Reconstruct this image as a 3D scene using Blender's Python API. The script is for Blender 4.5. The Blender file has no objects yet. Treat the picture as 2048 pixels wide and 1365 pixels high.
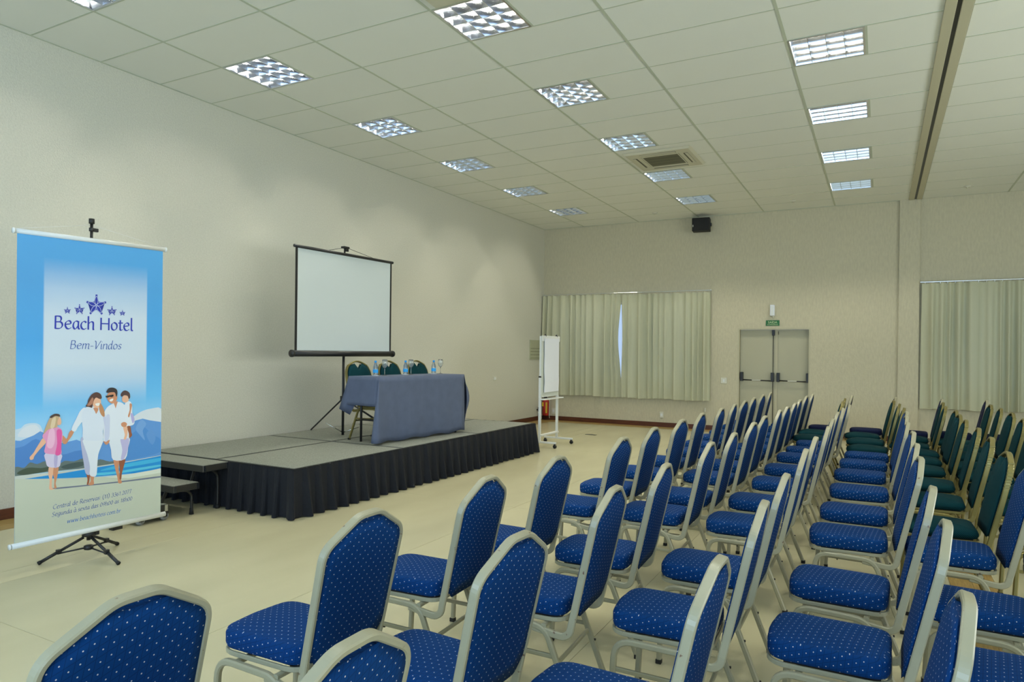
import bpy, bmesh, math, random
from mathutils import Vector, Matrix
S = bpy.context.scene
COL = S.collection
PI = math.pi
random.seed(7)

# ------------------------------------------------------------------ camera
cd = bpy.data.cameras.new('camera'); cam = bpy.data.objects.new('camera', cd); COL.objects.link(cam)
cd.sensor_width = 36.0; cd.lens = 1367.16 / 2048 * 36.0; cd.shift_y = 26.95 / 2048
cd.clip_start = 0.05; cd.clip_end = 200
YAW, PITCH, ROLL = 0.49386, -0.00361, 0.01201
fwd = Vector((-math.sin(YAW) * math.cos(PITCH), math.cos(YAW) * math.cos(PITCH), math.sin(PITCH)))
rt = Vector((math.cos(YAW), math.sin(YAW), 0)); up = rt.cross(fwd)
rt2 = rt * math.cos(ROLL) + up * math.sin(ROLL); up2 = up * math.cos(ROLL) - rt * math.sin(ROLL)
M = Matrix((rt2, up2, -fwd)).transposed().to_4x4(); M.translation = (6.73, 0, 1.52)
cam.matrix_world = M
S.camera = cam

# ------------------------------------------------------------------ view, world, light levels
S.view_settings.view_transform = 'Standard'; S.view_settings.look = 'None'
S.view_settings.gamma = 1.0; S.view_settings.use_curve_mapping = False
S.view_settings.exposure = 0.30
S.cycles.use_denoising = True
S.cycles.max_bounces = 10; S.cycles.diffuse_bounces = 6; S.cycles.glossy_bounces = 4
S.cycles.sample_clamp_indirect = 4.0
W = bpy.data.worlds.new('world'); S.world = W; W.use_nodes = True
W.node_tree.nodes['Background'].inputs[0].default_value = (0.55, 0.72, 1.0, 1)
W.node_tree.nodes['Background'].inputs[1].default_value = 0.8
TUBE = 165.0            # emission of the fluorescent tubes
TUBE_COL = (1.0, 0.955, 0.78)
DAYLIGHT = 340.0       # window behind the camera

def area(name, loc, rot, sx, sy, e, col):
    l = bpy.data.lights.new(name, 'AREA'); l.shape = 'RECTANGLE'; l.size = sx; l.size_y = sy; l.energy = e; l.color = col
    o = bpy.data.objects.new(name, l); COL.objects.link(o); o.location = loc; o.rotation_euler = rot
    return o
area('daylight_rear_window', (6.0, -3.9, 2.35), (PI / 2, 0, 0), 8.5, 2.3, DAYLIGHT, (0.50, 0.72, 1.0))
area('daylight_side_window', (12.3, 5.0, 1.9), (PI / 2, 0, PI / 2), 9.0, 1.8, 230.0, (0.92, 0.98, 0.92))

# ------------------------------------------------------------------ materials
MATS = {}
def lin(c):
    return tuple(((v / 255) / 12.92 if v / 255 <= 0.04045 else ((v / 255 + 0.055) / 1.055) ** 2.4) for v in c) + (1,)
def mat(name, rgb, rough=0.6, metal=0.0, bump=None, var=None, emit=None, spec=None, trans=None, alpha=None, coat=None):
    if name in MATS: return MATS[name]
    m = bpy.data.materials.new(name); m.use_nodes = True; MATS[name] = m
    nt = m.node_tree; N = nt.nodes; L = nt.links; b = N['Principled BSDF']
    c = lin(rgb) if max(rgb) > 1 else tuple(rgb) + (1,)
    b.inputs['Base Color'].default_value = c
    b.inputs['Roughness'].default_value = rough; b.inputs['Metallic'].default_value = metal
    if spec is not None: b.inputs['Specular IOR Level'].default_value = spec
    if coat: b.inputs['Coat Weight'].default_value = coat
    if trans: b.inputs['Transmission Weight'].default_value = trans
    if alpha is not None: b.inputs['Alpha'].default_value = alpha
    if emit:
        b.inputs['Emission Color'].default_value = tuple(emit[0]) + (1,); b.inputs['Emission Strength'].default_value = emit[1]
    tc = N.new('ShaderNodeTexCoord')
    if var:      # (scale, amount, stretch)
        n = N.new('ShaderNodeTexNoise'); n.inputs['Scale'].default_value = var[0]; n.inputs['Detail'].default_value = 5
        mp = N.new('ShaderNodeMapping'); mp.inputs['Scale'].default_value = var[2] if len(var) > 2 else (1, 1, 1)
        L.new(tc.outputs['Object'], mp.inputs[0]); L.new(mp.outputs[0], n.inputs['Vector'])
        r = N.new('ShaderNodeMapRange'); r.inputs['From Min'].default_value = 0.3; r.inputs['From Max'].default_value = 0.7
        r.inputs['To Min'].default_value = 1 - var[1]; r.inputs['To Max'].default_value = 1 + var[1]
        L.new(n.outputs['Fac'], r.inputs['Value'])
        mx = N.new('ShaderNodeMix'); mx.data_type = 'RGBA'; mx.blend_type = 'MULTIPLY'; mx.inputs[0].default_value = 1
        mx.inputs[6].default_value = c; L.new(r.outputs[0], mx.inputs[7]); L.new(mx.outputs[2], b.inputs['Base Color'])
    if bump:     # (scale, strength, distance, stretch)
        n = N.new('ShaderNodeTexNoise'); n.inputs['Scale'].default_value = bump[0]; n.inputs['Detail'].default_value = 4
        mp = N.new('ShaderNodeMapping'); mp.inputs['Scale'].default_value = bump[3] if len(bump) > 3 else (1, 1, 1)
        L.new(tc.outputs['Object'], mp.inputs[0]); L.new(mp.outputs[0], n.inputs['Vector'])
        bp = N.new('ShaderNodeBump'); bp.inputs['Strength'].default_value = bump[1]; bp.inputs['Distance'].default_value = bump[2]
        L.new(n.outputs['Fac'], bp.inputs['Height']); L.new(bp.outputs[0], b.inputs['Normal'])
    return m

wall_m = mat('wall_plaster', (0.61, 0.60, 0.52), 0.85, bump=(75, 0.5, 0.008), var=(60, 0.05))
wallf_m = mat('wall_plaster_far', (0.56, 0.52, 0.385), 0.85, bump=(55, 0.6, 0.010, (1, 1, 0.35)), var=(34, 0.06, (1, 1, 0.3)))  # same paint as the left wall; warmer far-end light put into the colour
tile_m = mat('ceiling_tile', (0.80, 0.81, 0.76), 0.8, var=(0.5, 0.03))
tee_m = mat('ceiling_tee', (0.50, 0.54, 0.44), 0.5)
ceil_m = mat('ceiling_slab', (0.25, 0.25, 0.22), 0.9)
vinyl_m = mat('vinyl_floor', (0.545, 0.505, 0.335), 0.26, var=(1.6, 0.07, (1, 0.35, 1)), bump=(3, 0.06, 0.01), spec=0.45)
gap_m = mat('floor_joint', (0.42, 0.39, 0.27), 0.7)
plank_m = mat('wood_border', (0.33, 0.22, 0.075), 0.4, var=(14, 0.22, (6, 0.6, 1)))
plankx_m = mat('wood_border_cross', (0.33, 0.22, 0.075), 0.4, var=(14, 0.22, (0.6, 6, 1)))
base_m = mat('baseboard_wood', (0.085, 0.022, 0.008), 0.4, var=(12, 0.3, (0.5, 0.5, 4)))
black_m = mat('black_metal', (0.012, 0.012, 0.013), 0.4)
rubber_m = mat('black_rubber', (0.010, 0.010, 0.010), 0.7)
white_m = mat('white_paint', (0.74, 0.76, 0.76), 0.4)
chrome_m = mat('chrome', (0.75, 0.77, 0.80), 0.18, metal=1.0)
louver_m = mat('louver_aluminium', (0.66, 0.69, 0.76), 0.16, metal=1.0)
refl_m = mat('reflector_aluminium', (0.60, 0.63, 0.68), 0.30, metal=1.0)
tube_m = mat('fluorescent_tube', (0.9, 0.9, 0.9), 0.4, emit=(TUBE_COL, TUBE))
door_m = mat('door_paint', (0.45, 0.43, 0.31), 0.5)
frame_m = mat('door_frame_paint', (0.50, 0.47, 0.34), 0.6)
deck_m = mat('deck_carpet', (0.225, 0.235, 0.205), 0.7, bump=(220, 0.8, 0.004), var=(120, 0.35))
deckedge_m = mat('deck_edge', (0.018, 0.018, 0.016), 0.5)
skirt_m = mat('skirt_cloth', (0.0035, 0.005, 0.010), 0.95, bump=(300, 0.3, 0.002), var=(60, 0.2))
cloth_m = mat('table_cloth', (0.088, 0.112, 0.185), 0.9, bump=(260, 0.4, 0.002), var=(9, 0.07))
ac_m = mat('ac_plastic', (0.56, 0.54, 0.42), 0.45)
acdark_m = mat('ac_slot', (0.10, 0.095, 0.06), 0.6)
red_m = mat('extinguisher_red', (0.36, 0.018, 0.010), 0.35)
yellow_m = mat('yellow_label', (0.65, 0.45, 0.03), 0.6)
green_m = mat('sign_green', (0.010, 0.13, 0.035), 0.5)
signtext_m = mat('sign_letters', (0.62, 0.72, 0.42), 0.5)
plate_m = mat('switch_plate', (0.66, 0.65, 0.56), 0.4)
greyplate_m = mat('metal_wall_panel', (0.42, 0.43, 0.30), 0.45)
glass_m = mat('clear_glass', (0.95, 0.98, 1.0), 0.02, trans=1.0)
cap_m = mat('blue_cap', (0.02, 0.32, 0.80), 0.35)
blabel_m = mat('blue_label', (0.02, 0.36, 0.85), 0.5)
screen_m = mat('screen_fabric', (0.62, 0.68, 0.69), 0.8)
paper_m = mat('paper', (0.74, 0.77, 0.86), 0.8)
board_m = mat('flip_board', (0.60, 0.63, 0.58), 0.4)
lamp_m = mat('diffuser_lamp', (0.74, 0.76, 0.82), 0.3)
cream_m = None

def wear_paint(name, rgb, chip, rough, metal=0.0):
    m = mat(name, rgb, rough, metal, spec=0.6)
    nt = m.node_tree; N = nt.nodes; L = nt.links; b = N['Principled BSDF']
    tc = N['Texture Coordinate']
    n = N.new('ShaderNodeTexNoise'); n.inputs['Scale'].default_value = 34; n.inputs['Detail'].default_value = 6
    oi = N.new('ShaderNodeObjectInfo'); ad = N.new('ShaderNodeVectorMath'); ad.operation = 'ADD'
    cx = N.new('ShaderNodeCombineXYZ'); ml = N.new('ShaderNodeMath'); ml.operation = 'MULTIPLY'; ml.inputs[1].default_value = 9
    L.new(oi.outputs['Random'], ml.inputs[0]); L.new(ml.outputs[0], cx.inputs[0])
    L.new(tc.outputs['Object'], ad.inputs[0]); L.new(cx.outputs[0], ad.inputs[1]); L.new(ad.outputs[0], n.inputs['Vector'])
    r = N.new('ShaderNodeMapRange'); r.inputs['From Min'].default_value = 0.69; r.inputs['From Max'].default_value = 0.73
    L.new(n.outputs['Fac'], r.inputs['Value'])
    n2 = N.new('ShaderNodeTexNoise'); n2.inputs['Scale'].default_value = 6
    L.new(ad.outputs[0], n2.inputs['Vector'])
    r2 = N.new('ShaderNodeMapRange'); r2.inputs['To Min'].default_value = 0.88; r2.inputs['To Max'].default_value = 1.12
    L.new(n2.outputs['Fac'], r2.inputs['Value'])
    mv = N.new('ShaderNodeMix'); mv.data_type = 'RGBA'; mv.blend_type = 'MULTIPLY'; mv.inputs[0].default_value = 1
    mv.inputs[6].default_value = tuple(rgb) + (1,); L.new(r2.outputs[0], mv.inputs[7])
    mx = N.new('ShaderNodeMix'); mx.data_type = 'RGBA'
    L.new(r.outputs[0], mx.inputs[0]); L.new(mv.outputs[2], mx.inputs[6]); mx.inputs[7].default_value = tuple(chip) + (1,)
    L.new(mx.outputs[2], b.inputs['Base Color'])
    return m
cream_m = wear_paint('cream_frame_paint', (0.335, 0.315, 0.215), (0.13, 0.06, 0.035), 0.36)
gold_m = wear_paint('gold_frame_metal', (0.25, 0.21, 0.07), (0.10, 0.07, 0.03), 0.34, 0.55)

def dot_fabric():
    m = mat('blue_dotted_fabric', (0.004, 0.045, 0.225), 0.85, spec=0.25)
    nt = m.node_tree; N = nt.nodes; L = nt.links; b = N['Principled BSDF']
    uv = N.new('ShaderNodeUVMap'); uv.uv_map = 'UVMap'
    mp = N.new('ShaderNodeMapping'); mp.inputs['Rotation'].default_value = (0, 0, -0.34)
    L.new(uv.outputs[0], mp.inputs[0])
    sp = N.new('ShaderNodeSeparateXYZ'); L.new(mp.outputs[0], sp.inputs[0])
    def ma(op, a, c=None):
        n = N.new('ShaderNodeMath'); n.operation = op
        for i, v in enumerate((a, c)):
            if v is None: continue
            if isinstance(v, (int, float)): n.inputs[i].default_value = v
            else: L.new(v, n.inputs[i])
        return n.outputs[0]
    A, B = 0.025, 0.026
    v = ma('DIVIDE', sp.outputs[1], B)
    u = ma('SUBTRACT', ma('DIVIDE', sp.outputs[0], A), ma('MULTIPLY', v, 0.5))
    fv = ma('SUBTRACT', ma('FRACT', v), 0.5); fu = ma('SUBTRACT', ma('FRACT', u), 0.5)
    dy = ma('MULTIPLY', fv, B); dx = ma('ADD', ma('MULTIPLY', fu, A), ma('MULTIPLY', fv, A * 0.5))
    d = ma('SQRT', ma('ADD', ma('MULTIPLY', dx, dx), ma('MULTIPLY', dy, dy)))
    dot = ma('LESS_THAN', d, 0.0019)
    # quilting lines run half way between the dots
    lu = ma('LESS_THAN', ma('SUBTRACT', 0.5, ma('ABSOLUTE', fu)), 0.045)
    lv = ma('LESS_THAN', ma('SUBTRACT', 0.5, ma('ABSOLUTE', fv)), 0.045)
    line = ma('MAXIMUM', lu, lv)
    mx = N.new('ShaderNodeMix'); mx.data_type = 'RGBA'; L.new(ma('MULTIPLY', line, 0.45), mx.inputs[0])
    mx.inputs[6].default_value = (0.001, 0.036, 0.155, 1); mx.inputs[7].default_value = (0.0005, 0.012, 0.06, 1)
    m2 = N.new('ShaderNodeMix'); m2.data_type = 'RGBA'; L.new(dot, m2.inputs[0]); L.new(mx.outputs[2], m2.inputs[6])
    m2.inputs[7].default_value = (0.50, 0.50, 0.54, 1); L.new(m2.outputs[2], b.inputs['Base Color'])
    bp = N.new('ShaderNodeBump'); bp.inputs['Strength'].default_value = 0.5; bp.inputs['Distance'].default_value = 0.003
    L.new(ma('SUBTRACT', 1.0, line), bp.inputs['Height']); L.new(bp.outputs[0], b.inputs['Normal'])
    b.inputs['Specular IOR Level'].default_value = 0.12
    return m
blue_m = dot_fabric()
def twill(name, a, bcol):
    m = mat(name, a, 0.85, spec=0.25)
    nt = m.node_tree; N = nt.nodes; L = nt.links; b = N['Principled BSDF']
    uv = N.new('ShaderNodeUVMap'); uv.uv_map = 'UVMap'
    w = N.new('ShaderNodeTexWave'); w.bands_direction = 'DIAGONAL'; w.inputs['Scale'].default_value = 52; w.inputs['Distortion'].default_value = 0.6
    L.new(uv.outputs[0], w.inputs['Vector'])
    mx = N.new('ShaderNodeMix'); mx.data_type = 'RGBA'; L.new(w.outputs['Fac'], mx.inputs[0])
    mx.inputs[6].default_value = tuple(a) + (1,); mx.inputs[7].default_value = tuple(bcol) + (1,)
    L.new(mx.outputs[2], b.inputs['Base Color']); b.inputs['Specular IOR Level'].default_value = 0.1
    return m
greenf_m = twill('green_twill_fabric', (0.0015, 0.018, 0.026), (0.002, 0.042, 0.052))
navyf_m = mat('navy_plain_fabric', (0.004, 0.009, 0.045), 0.9, spec=0.2)

def curtain_mat():
    m = bpy.data.materials.new('curtain_cloth'); m.use_nodes = True
    nt = m.node_tree; N = nt.nodes; L = nt.links; b = N['Principled BSDF']
    b.inputs['Base Color'].default_value = (0.60, 0.60, 0.44, 1); b.inputs['Roughness'].default_value = 0.9
    t = N.new('ShaderNodeBsdfTranslucent'); t.inputs[0].default_value = (0.45, 0.46, 0.36, 1)
    mx = N.new('ShaderNodeMixShader'); mx.inputs[0].default_value = 0.16
    L.new(b.outputs[0], mx.inputs[1]); L.new(t.outputs[0], mx.inputs[2]); L.new(mx.outputs[0], N['Material Output'].inputs[0])
    return m
curtain_m = curtain_mat()

# ------------------------------------------------------------------ mesh builder
class MB:
    def __init__(s): s.v = []; s.f = []; s.mi = []; s.uv = {}; s.sm = []
    def add(s, vs, fs, mi=0, smooth=False, T=None, uvs=None):
        o = len(s.v)
        for p in vs:
            p = Vector(p); s.v.append(tuple(T @ p) if T else tuple(p))
        for k, f in enumerate(fs):
            if uvs: s.uv[len(s.f)] = uvs[k]
            s.f.append(tuple(o + i for i in f)); s.mi.append(mi); s.sm.append(smooth)
        return s
    def box(s, x0, x1, y0, y1, z0, z1, mi=0, T=None, taper=0):
        t = taper
        vs = [(x0 + t, y0 + t, z0), (x1 - t, y0 + t, z0), (x1 - t, y1 - t, z0), (x0 + t, y1 - t, z0), (x0, y0, z1), (x1, y0, z1), (x1, y1, z1), (x0, y1, z1)]
        return s.add(vs, [(0, 3, 2, 1), (4, 5, 6, 7), (0, 1, 5, 4), (1, 2, 6, 5), (2, 3, 7, 6), (3, 0, 4, 7)], mi, False, T)
    def bev(s, x0, x1, y0, y1, z0, z1, r=0.004, mi=0, T=None):
        bm = bmesh.new(); bmesh.ops.create_cube(bm, size=1)
        for v in bm.verts:
            v.co = Vector(((x0 + x1) / 2 + v.co.x * (x1 - x0), (y0 + y1) / 2 + v.co.y * (y1 - y0), (z0 + z1) / 2 + v.co.z * (z1 - z0)))
        bmesh.ops.bevel(bm, geom=bm.edges[:], offset=r, segments=2, affect='EDGES', profile=0.5)
        bm.verts.index_update()
        s.add([v.co.copy() for v in bm.verts], [[v.index for v in f.verts] for f in bm.faces], mi, False, T); bm.free(); return s
    def tube(s, pts, r, n=8, mi=0, closed=False, T=None, smooth=True):
        pts = [Vector(p) for p in pts]; rs = r if isinstance(r, (list, tuple)) else [r] * len(pts)
        N = len(pts); vs = []; ref = None
        for i, p in enumerate(pts):
            a = pts[(i - 1) % N] if (closed or i > 0) else p; c = pts[(i + 1) % N] if (closed or i < N - 1) else p
            t = (c - a).normalized()
            if ref is None or abs(ref.dot(t)) > 0.98:
                ref = Vector((0, 0, 1)) if abs(t.z) < 0.9 else Vector((1, 0, 0))
            u = (ref - t * ref.dot(t)).normalized(); w = t.cross(u); ref = u
            for k in range(n):
                an = 2 * PI * k / n; vs.append(p + (u * math.cos(an) + w * math.sin(an)) * rs[i])
        fs = []
        for i in range(N if closed else N - 1):
            j = (i + 1) % N
            for k in range(n): fs.append((i * n + k, i * n + (k + 1) % n, j * n + (k + 1) % n, j * n + k))
        if not closed: fs += [tuple(range(n))[::-1], tuple((N - 1) * n + k for k in range(n))]
        return s.add(vs, fs, mi, smooth, T)
    def rect(s, pts, nrm, a, b, mi=0, closed=False, T=None):
        """rectangular bar swept along a path: b thick along nrm, a thick in the bending plane"""
        pts = [Vector(p) for p in pts]; N = len(pts); nrm = Vector(nrm).normalized(); vs = []
        c = min(a, b) * 0.22
        prof = [(-a / 2 + c, -b / 2), (a / 2 - c, -b / 2), (a / 2, -b / 2 + c), (a / 2, b / 2 - c), (a / 2 - c, b / 2), (-a / 2 + c, b / 2), (-a / 2, b / 2 - c), (-a / 2, -b / 2 + c)]
        for i, p in enumerate(pts):
            p0 = pts[(i - 1) % N] if (closed or i > 0) else p; p1 = pts[(i + 1) % N] if (closed or i < N - 1) else p
            t0 = (p - p0).normalized() if p != p0 else (p1 - p).normalized(); t1 = (p1 - p).normalized() if p1 != p else t0
            t = (t0 + t1).normalized(); sd = t.cross(nrm).normalized(); k = 1 / max(0.5, t.dot(t1))
            nn = sd.cross(t).normalized()
            for (x, y) in prof: vs.append(p + sd * x * k + nn * y)
        n = 8; fs = []
        for i in range(N if closed else N - 1):
            j = (i + 1) % N
            for k in range(n): fs.append((i * n + k, j * n + k, j * n + (k + 1) % n, i * n + (k + 1) % n))
        if not closed: fs += [tuple(range(n)), tuple((N - 1) * n + k for k in range(n))[::-1]]
        return s.add(vs, fs, mi, False, T)
    def lathe(s, prof, cx=0, cy=0, n=16, mi=0, T=None):
        vs = []; fs = []
        for (r, z) in prof:
            for k in range(n): vs.append((cx + r * math.cos(2 * PI * k / n), cy + r * math.sin(2 * PI * k / n), z))
        for i in range(len(prof) - 1):
            for k in range(n): fs.append((i * n + k, i * n + (k + 1) % n, (i + 1) * n + (k + 1) % n, (i + 1) * n + k))
        if prof[0][0] > 1e-4: fs.append(tuple(range(n))[::-1])
        if prof[-1][0] > 1e-4: fs.append(tuple((len(prof) - 1) * n + k for k in range(n)))
        return s.add(vs, fs, mi, True, T)
    def build(s, name, mats, parent=None, loc=None):
        me = bpy.data.meshes.new(name); me.from_pydata(s.v, [], s.f)
        if not isinstance(mats, (list, tuple)): mats = [mats]
        for m in mats: me.materials.append(m)
        me.polygons.foreach_set('material_index', s.mi); me.polygons.foreach_set('use_smooth', s.sm)
        if s.uv:
            ul = me.uv_layers.new(name='UVMap')
            for pi, uvs in s.uv.items():
                p = me.polygons[pi]
                for li, u in zip(p.loop_indices, uvs): ul.data[li].uv = u
        me.update()
        o = bpy.data.objects.new(name, me); COL.objects.link(o)
        if parent: o.parent = parent
        if loc: o.location = loc
        return o
def tag(o, label=None, cat=None, group=None, kind=None):
    if label: o['label'] = label
    if cat: o['category'] = cat
    if group: o['group'] = group
    if kind: o['kind'] = kind
    return o
def thing(name, label, cat, loc=(0, 0, 0), rz=0, group=None):
    o = bpy.data.objects.new(name, None); COL.objects.link(o); o.location = loc; o.rotation_euler = (0, 0, rz); o.empty_display_size = 0.1
    return tag(o, label, cat, group)
def link_copy(o, parent=None, name=None):
    c = o.copy(); COL.objects.link(c); c.parent = parent
    for ch in list(o.children): link_copy(ch, c)
    return c
def B(name, dims, m, parent=None, loc=None, r=None):
    b = MB()
    (b.bev(*dims, r=r) if r else b.box(*dims))
    return b.build(name, m, parent, loc)
def cyl(name, p0, p1, r, m, parent=None, n=12, loc=None):
    return MB().tube([p0, p1], r, n).build(name, m, parent, loc)
def smooth_path(pts, closed=False, k=4):
    P = [Vector(p) for p in pts]; n = len(P); out = []
    for i in range(n if closed else n - 1):
        p0 = P[(i - 1) % n] if (closed or i > 0) else P[i]; p1 = P[i]; p2 = P[(i + 1) % n]
        p3 = P[(i + 2) % n] if (closed or i < n - 2) else p2
        for j in range(k):
            t = j / k
            out.append(0.5 * ((2 * p1) + (p2 - p0) * t + (2 * p0 - 5 * p1 + 4 * p2 - p3) * t * t + (3 * p1 - p0 - 3 * p2 + p3) * t ** 3))
    if not closed: out.append(P[-1])
    return out
def fillet(pts, rads, closed=False, seg=5):
    """polyline with rounded corners"""
    P = [Vector(p) for p in pts]; n = len(P); out = []
    for i, p in enumerate(P):
        r = rads[i] if isinstance(rads, (list, tuple)) else rads
        if (not closed and i in (0, n - 1)) or r <= 0: out.append(p); continue
        a = (P[(i - 1) % n] - p); c = (P[(i + 1) % n] - p); la, lc = a.length, c.length; a.normalize(); c.normalize()
        ang = a.angle(c); d = min(r / math.tan(ang / 2), la * 0.49, lc * 0.49)
        s0 = p + a * d; s1 = p + c * d
        for k in range(seg + 1):
            t = k / seg; out.append(s0 * (1 - t) ** 2 + p * 2 * t * (1 - t) + s1 * t * t)
    return out

H = 4.302; YF = 14.0; XR = 12.5; YB = -4.0
# ------------------------------------------------------------------ shell: floor
floor = B('floor', (-0.2, XR, YB, YF + 0.3, -0.15, -0.003), gap_m); tag(floor, 'pale vinyl sheet floor of the conference hall', 'floor', kind='structure')
xs = [(0.385, 1.555), (1.558, 1.797), (1.80, 3.60), (3.603, 5.40), (5.403, 7.158), (7.432, 9.3), (9.303, XR)]
ys = [(YB, 1.979), (1.982, 5.9), (5.903, 9.8), (9.803, 13.62)]
for (a, c) in xs:
    for (d, e) in ys:
        B('vinyl_sheet', (a, c, d, e, -0.003, 0.0), vinyl_m, floor)
k = YB
while k < YF - 0.1:
    e = min(k + 1.2, 13.62)
    B('wood_plank', (7.161, 7.293, k, e - 0.002, -0.003, 0.001), plank_m, floor)
    B('wood_plank', (7.295, 7.429, k - 0.0 , e - 0.002, -0.003, 0.001), plank_m, floor)
    B('wood_plank', (0.0, 0.19, k, e - 0.002, -0.003, 0.001), plank_m, floor)
    B('wood_plank', (0.192, 0.383, k, e - 0.002, -0.003, 0.001), plank_m, floor)
    if e >= 13.62: break
    k += 1.2
k = 0.0
while k < XR:
    e = min(k + 1.2, XR)
    B('wood_plank', (k, e - 0.002, 13.623, 13.81, -0.003, 0.001), plankx_m, floor)
    B('wood_plank', (k, e - 0.002, 13.812, 14.0, -0.003, 0.001), plankx_m, floor)
    k += 1.2
B('floor_socket', (1.92, 2.12, 11.84, 11.93, 0.0, 0.004), black_m, floor)

# ------------------------------------------------------------------ shell: walls
tag(B('wall_left', (-0.2, 0.0, YB, YF + 0.25, 0, 4.6), wall_m), 'long cream textured plaster wall behind the stage', 'wall', kind='structure')
wf = MB()
def wseg(x0, x1, z0, z1, y0=YF, y1=YF + 0.25): wf.box(x0, x1, y0, y1, z0, z1)
# window holes 0.35-3.45 and 7.6-12.0 (z 0.95-2.55), door hole 4.255-5.575 (z 0-2.05)
wseg(0, 0.35, 0, 4.6); wseg(0.35, 3.45, 0, 0.95); wseg(0.35, 3.45, 2.62, 4.6); wseg(3.45, 4.255, 0, 4.6)
wseg(4.255, 5.575, 2.045, 4.6); wseg(5.575, 7.65, 0, 4.6); wseg(7.65, 12.0, 0, 0.95); wseg(7.65, 12.0, 2.62, 4.6); wseg(12.0, XR, 0, 4.6)
tag(wf.build('wall_far', wallf_m), 'far cream plaster wall with curtained windows and emergency door', 'wall', kind='structure')
tag(B('wall_right', (XR, XR + 0.2, YB, YF + 0.25, 0, 4.6), wall_m), 'right-hand side wall outside the picture', 'wall', kind='structure')
tag(B('wall_back', (-0.2, XR + 0.2, YB - 0.2, YB, 0, 4.6), wall_m), 'rear wall behind the photographer', 'wall', kind='structure')
tag(B('trim_1', (7.01, 7.325, 13.945, 14.0, 0, H), wallf_m), 'shallow plaster pilaster under the ceiling partition track', 'pilaster', kind='structure')
bl = MB().bev(0, 0.016, YB, YF, 0.0, 0.095, 0.004); tag(bl.build('baseboard_left', base_m), 'dark brown wooden baseboard along the stage wall', 'baseboard', kind='structure')
bf = MB()
for a, c, y in ((0.016, 4.24, 13.984), (5.59, 7.01, 13.984), (7.01, 7.325, 13.929), (7.325, XR, 13.984)): bf.bev(a, c, y, y + 0.016, 0.0, 0.095, 0.004)
tag(bf.build('baseboard_far', base_m), 'dark brown wooden baseboard along the far wall', 'baseboard', kind='structure')

# windows behind the curtains
for nm, x0, x1 in (('window_1', 0.35, 3.45), ('window_2', 7.65, 12.0)):
    w = MB().box(x0, x1, 14.08, 14.13, 0.95, 1.0).box(x0, x1, 14.08, 14.13, 2.57, 2.62)
    n = 3 if nm == 'window_1' else 4
    for i in range(n + 1):
        xx = x0 + (x1 - x0 - 0.05) * i / n; w.box(xx, xx + 0.05, 14.08, 14.13, 1.0, 2.57)
    w = tag(w.build(nm, white_m), 'white framed window mostly hidden behind curtains', 'window', kind='structure')
    w['label'] = 'white window behind the left curtains' if nm == 'window_1' else 'white window behind the right-hand curtain'
    for i in range(n):
        xa = x0 + (x1 - x0 - 0.05) * i / n + 0.05; xb = x0 + (x1 - x0 - 0.05) * (i + 1) / n
        B('pane', (xa, xb, 14.10, 14.106, 1.0, 2.57), glass_m, w)

# emergency door
dr = MB(); dr.box(4.255, 4.285, 14.0, 14.16, 0, 2.045).box(5.545, 5.575, 14.0, 14.16, 0, 2.045).box(4.285, 5.545, 14.0, 14.16, 2.015, 2.045)
tag(dr.build('trim_2', frame_m), 'cream frame around the emergency double door', 'door frame', kind='structure')
d1 = tag(B('door_1', (4.287, 4.965, 14.10, 14.145, 0.004, 2.012), door_m, r=0.003), 'left leaf of the cream emergency door with black vertical rod', 'door', kind='structure')
d2 = tag(B('door_2', (4.968, 5.543, 14.105, 14.15, 0.004, 2.012), door_m, r=0.003), 'right leaf of the cream emergency door without vertical rod', 'door', kind='structure')
B('door_overlap_strip', (4.935, 4.985, 14.092, 14.100, 0.004, 2.012), frame_m, d1)
cyl('vertical_rod', (4.905, 14.085, 0.05), (4.905, 14.085, 1.95), 0.006, black_m, d1)
B('top_latch', (4.882, 4.930, 14.055, 14.10, 1.90, 2.01), black_m, d1, r=0.004)
B('door_closer_tab', (4.99, 5.0, 14.09, 14.105, 1.92, 1.98), acdark_m, d2)
for d, xa, xb in ((d1, 4.30, 4.87), (d2, 4.975, 5.50)):
    pb = MB()
    for x in (xa, xb): pb.bev(x, x + 0.055, 14.02, 14.10, 1.005, 1.18, 0.006)
    bar = pb.build('panic_bar', black_m, d)
    cyl('push_rod', (xa + 0.03, 14.035, 1.03), (xb + 0.03, 14.035, 1.02), 0.012, black_m, bar)
    B('bar_sticker', ((xa + xb) / 2 - 0.06, (xa + xb) / 2 + 0.10, 14.019, 14.0225, 1.018, 1.035), plate_m, bar)

# ------------------------------------------------------------------ ceiling
ceil = tag(B('ceiling', (-0.2, XR, YB, YF + 0.25, H + 0.10, H + 0.30), ceil_m), 'suspended ceiling of rectangular pale tiles', 'ceiling', kind='structure')
cols = [0.963 + 1.25 * i for i in range(6)]          # long runners
Yr = lambda j: 3.960 + 0.625 * j
rows = list(range(-4, 16))
light_rows = (-8, -5, -2, 1, 4, 7, 10, 13)
lit = {(0, j) for j in light_rows} | {(2, j) for j in light_rows} | {(4, j) for j in light_rows}
rcols = [7.345 + 1.25 * i for i in range(5)]
def tilemesh(w, d):
    key = (round(w, 3), round(d, 3))
    if key not in tilemesh.c:
        b = MB(); b.box(0.006, w - 0.006, 0.006, d - 0.006, 0, 0.014, taper=0.0); me_o = b.build('ceiling_tile', tile_m, ceil); tilemesh.c[key] = me_o.data; bpy.data.objects.remove(me_o)
    return tilemesh.c[key]
tilemesh.c = {}
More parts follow.
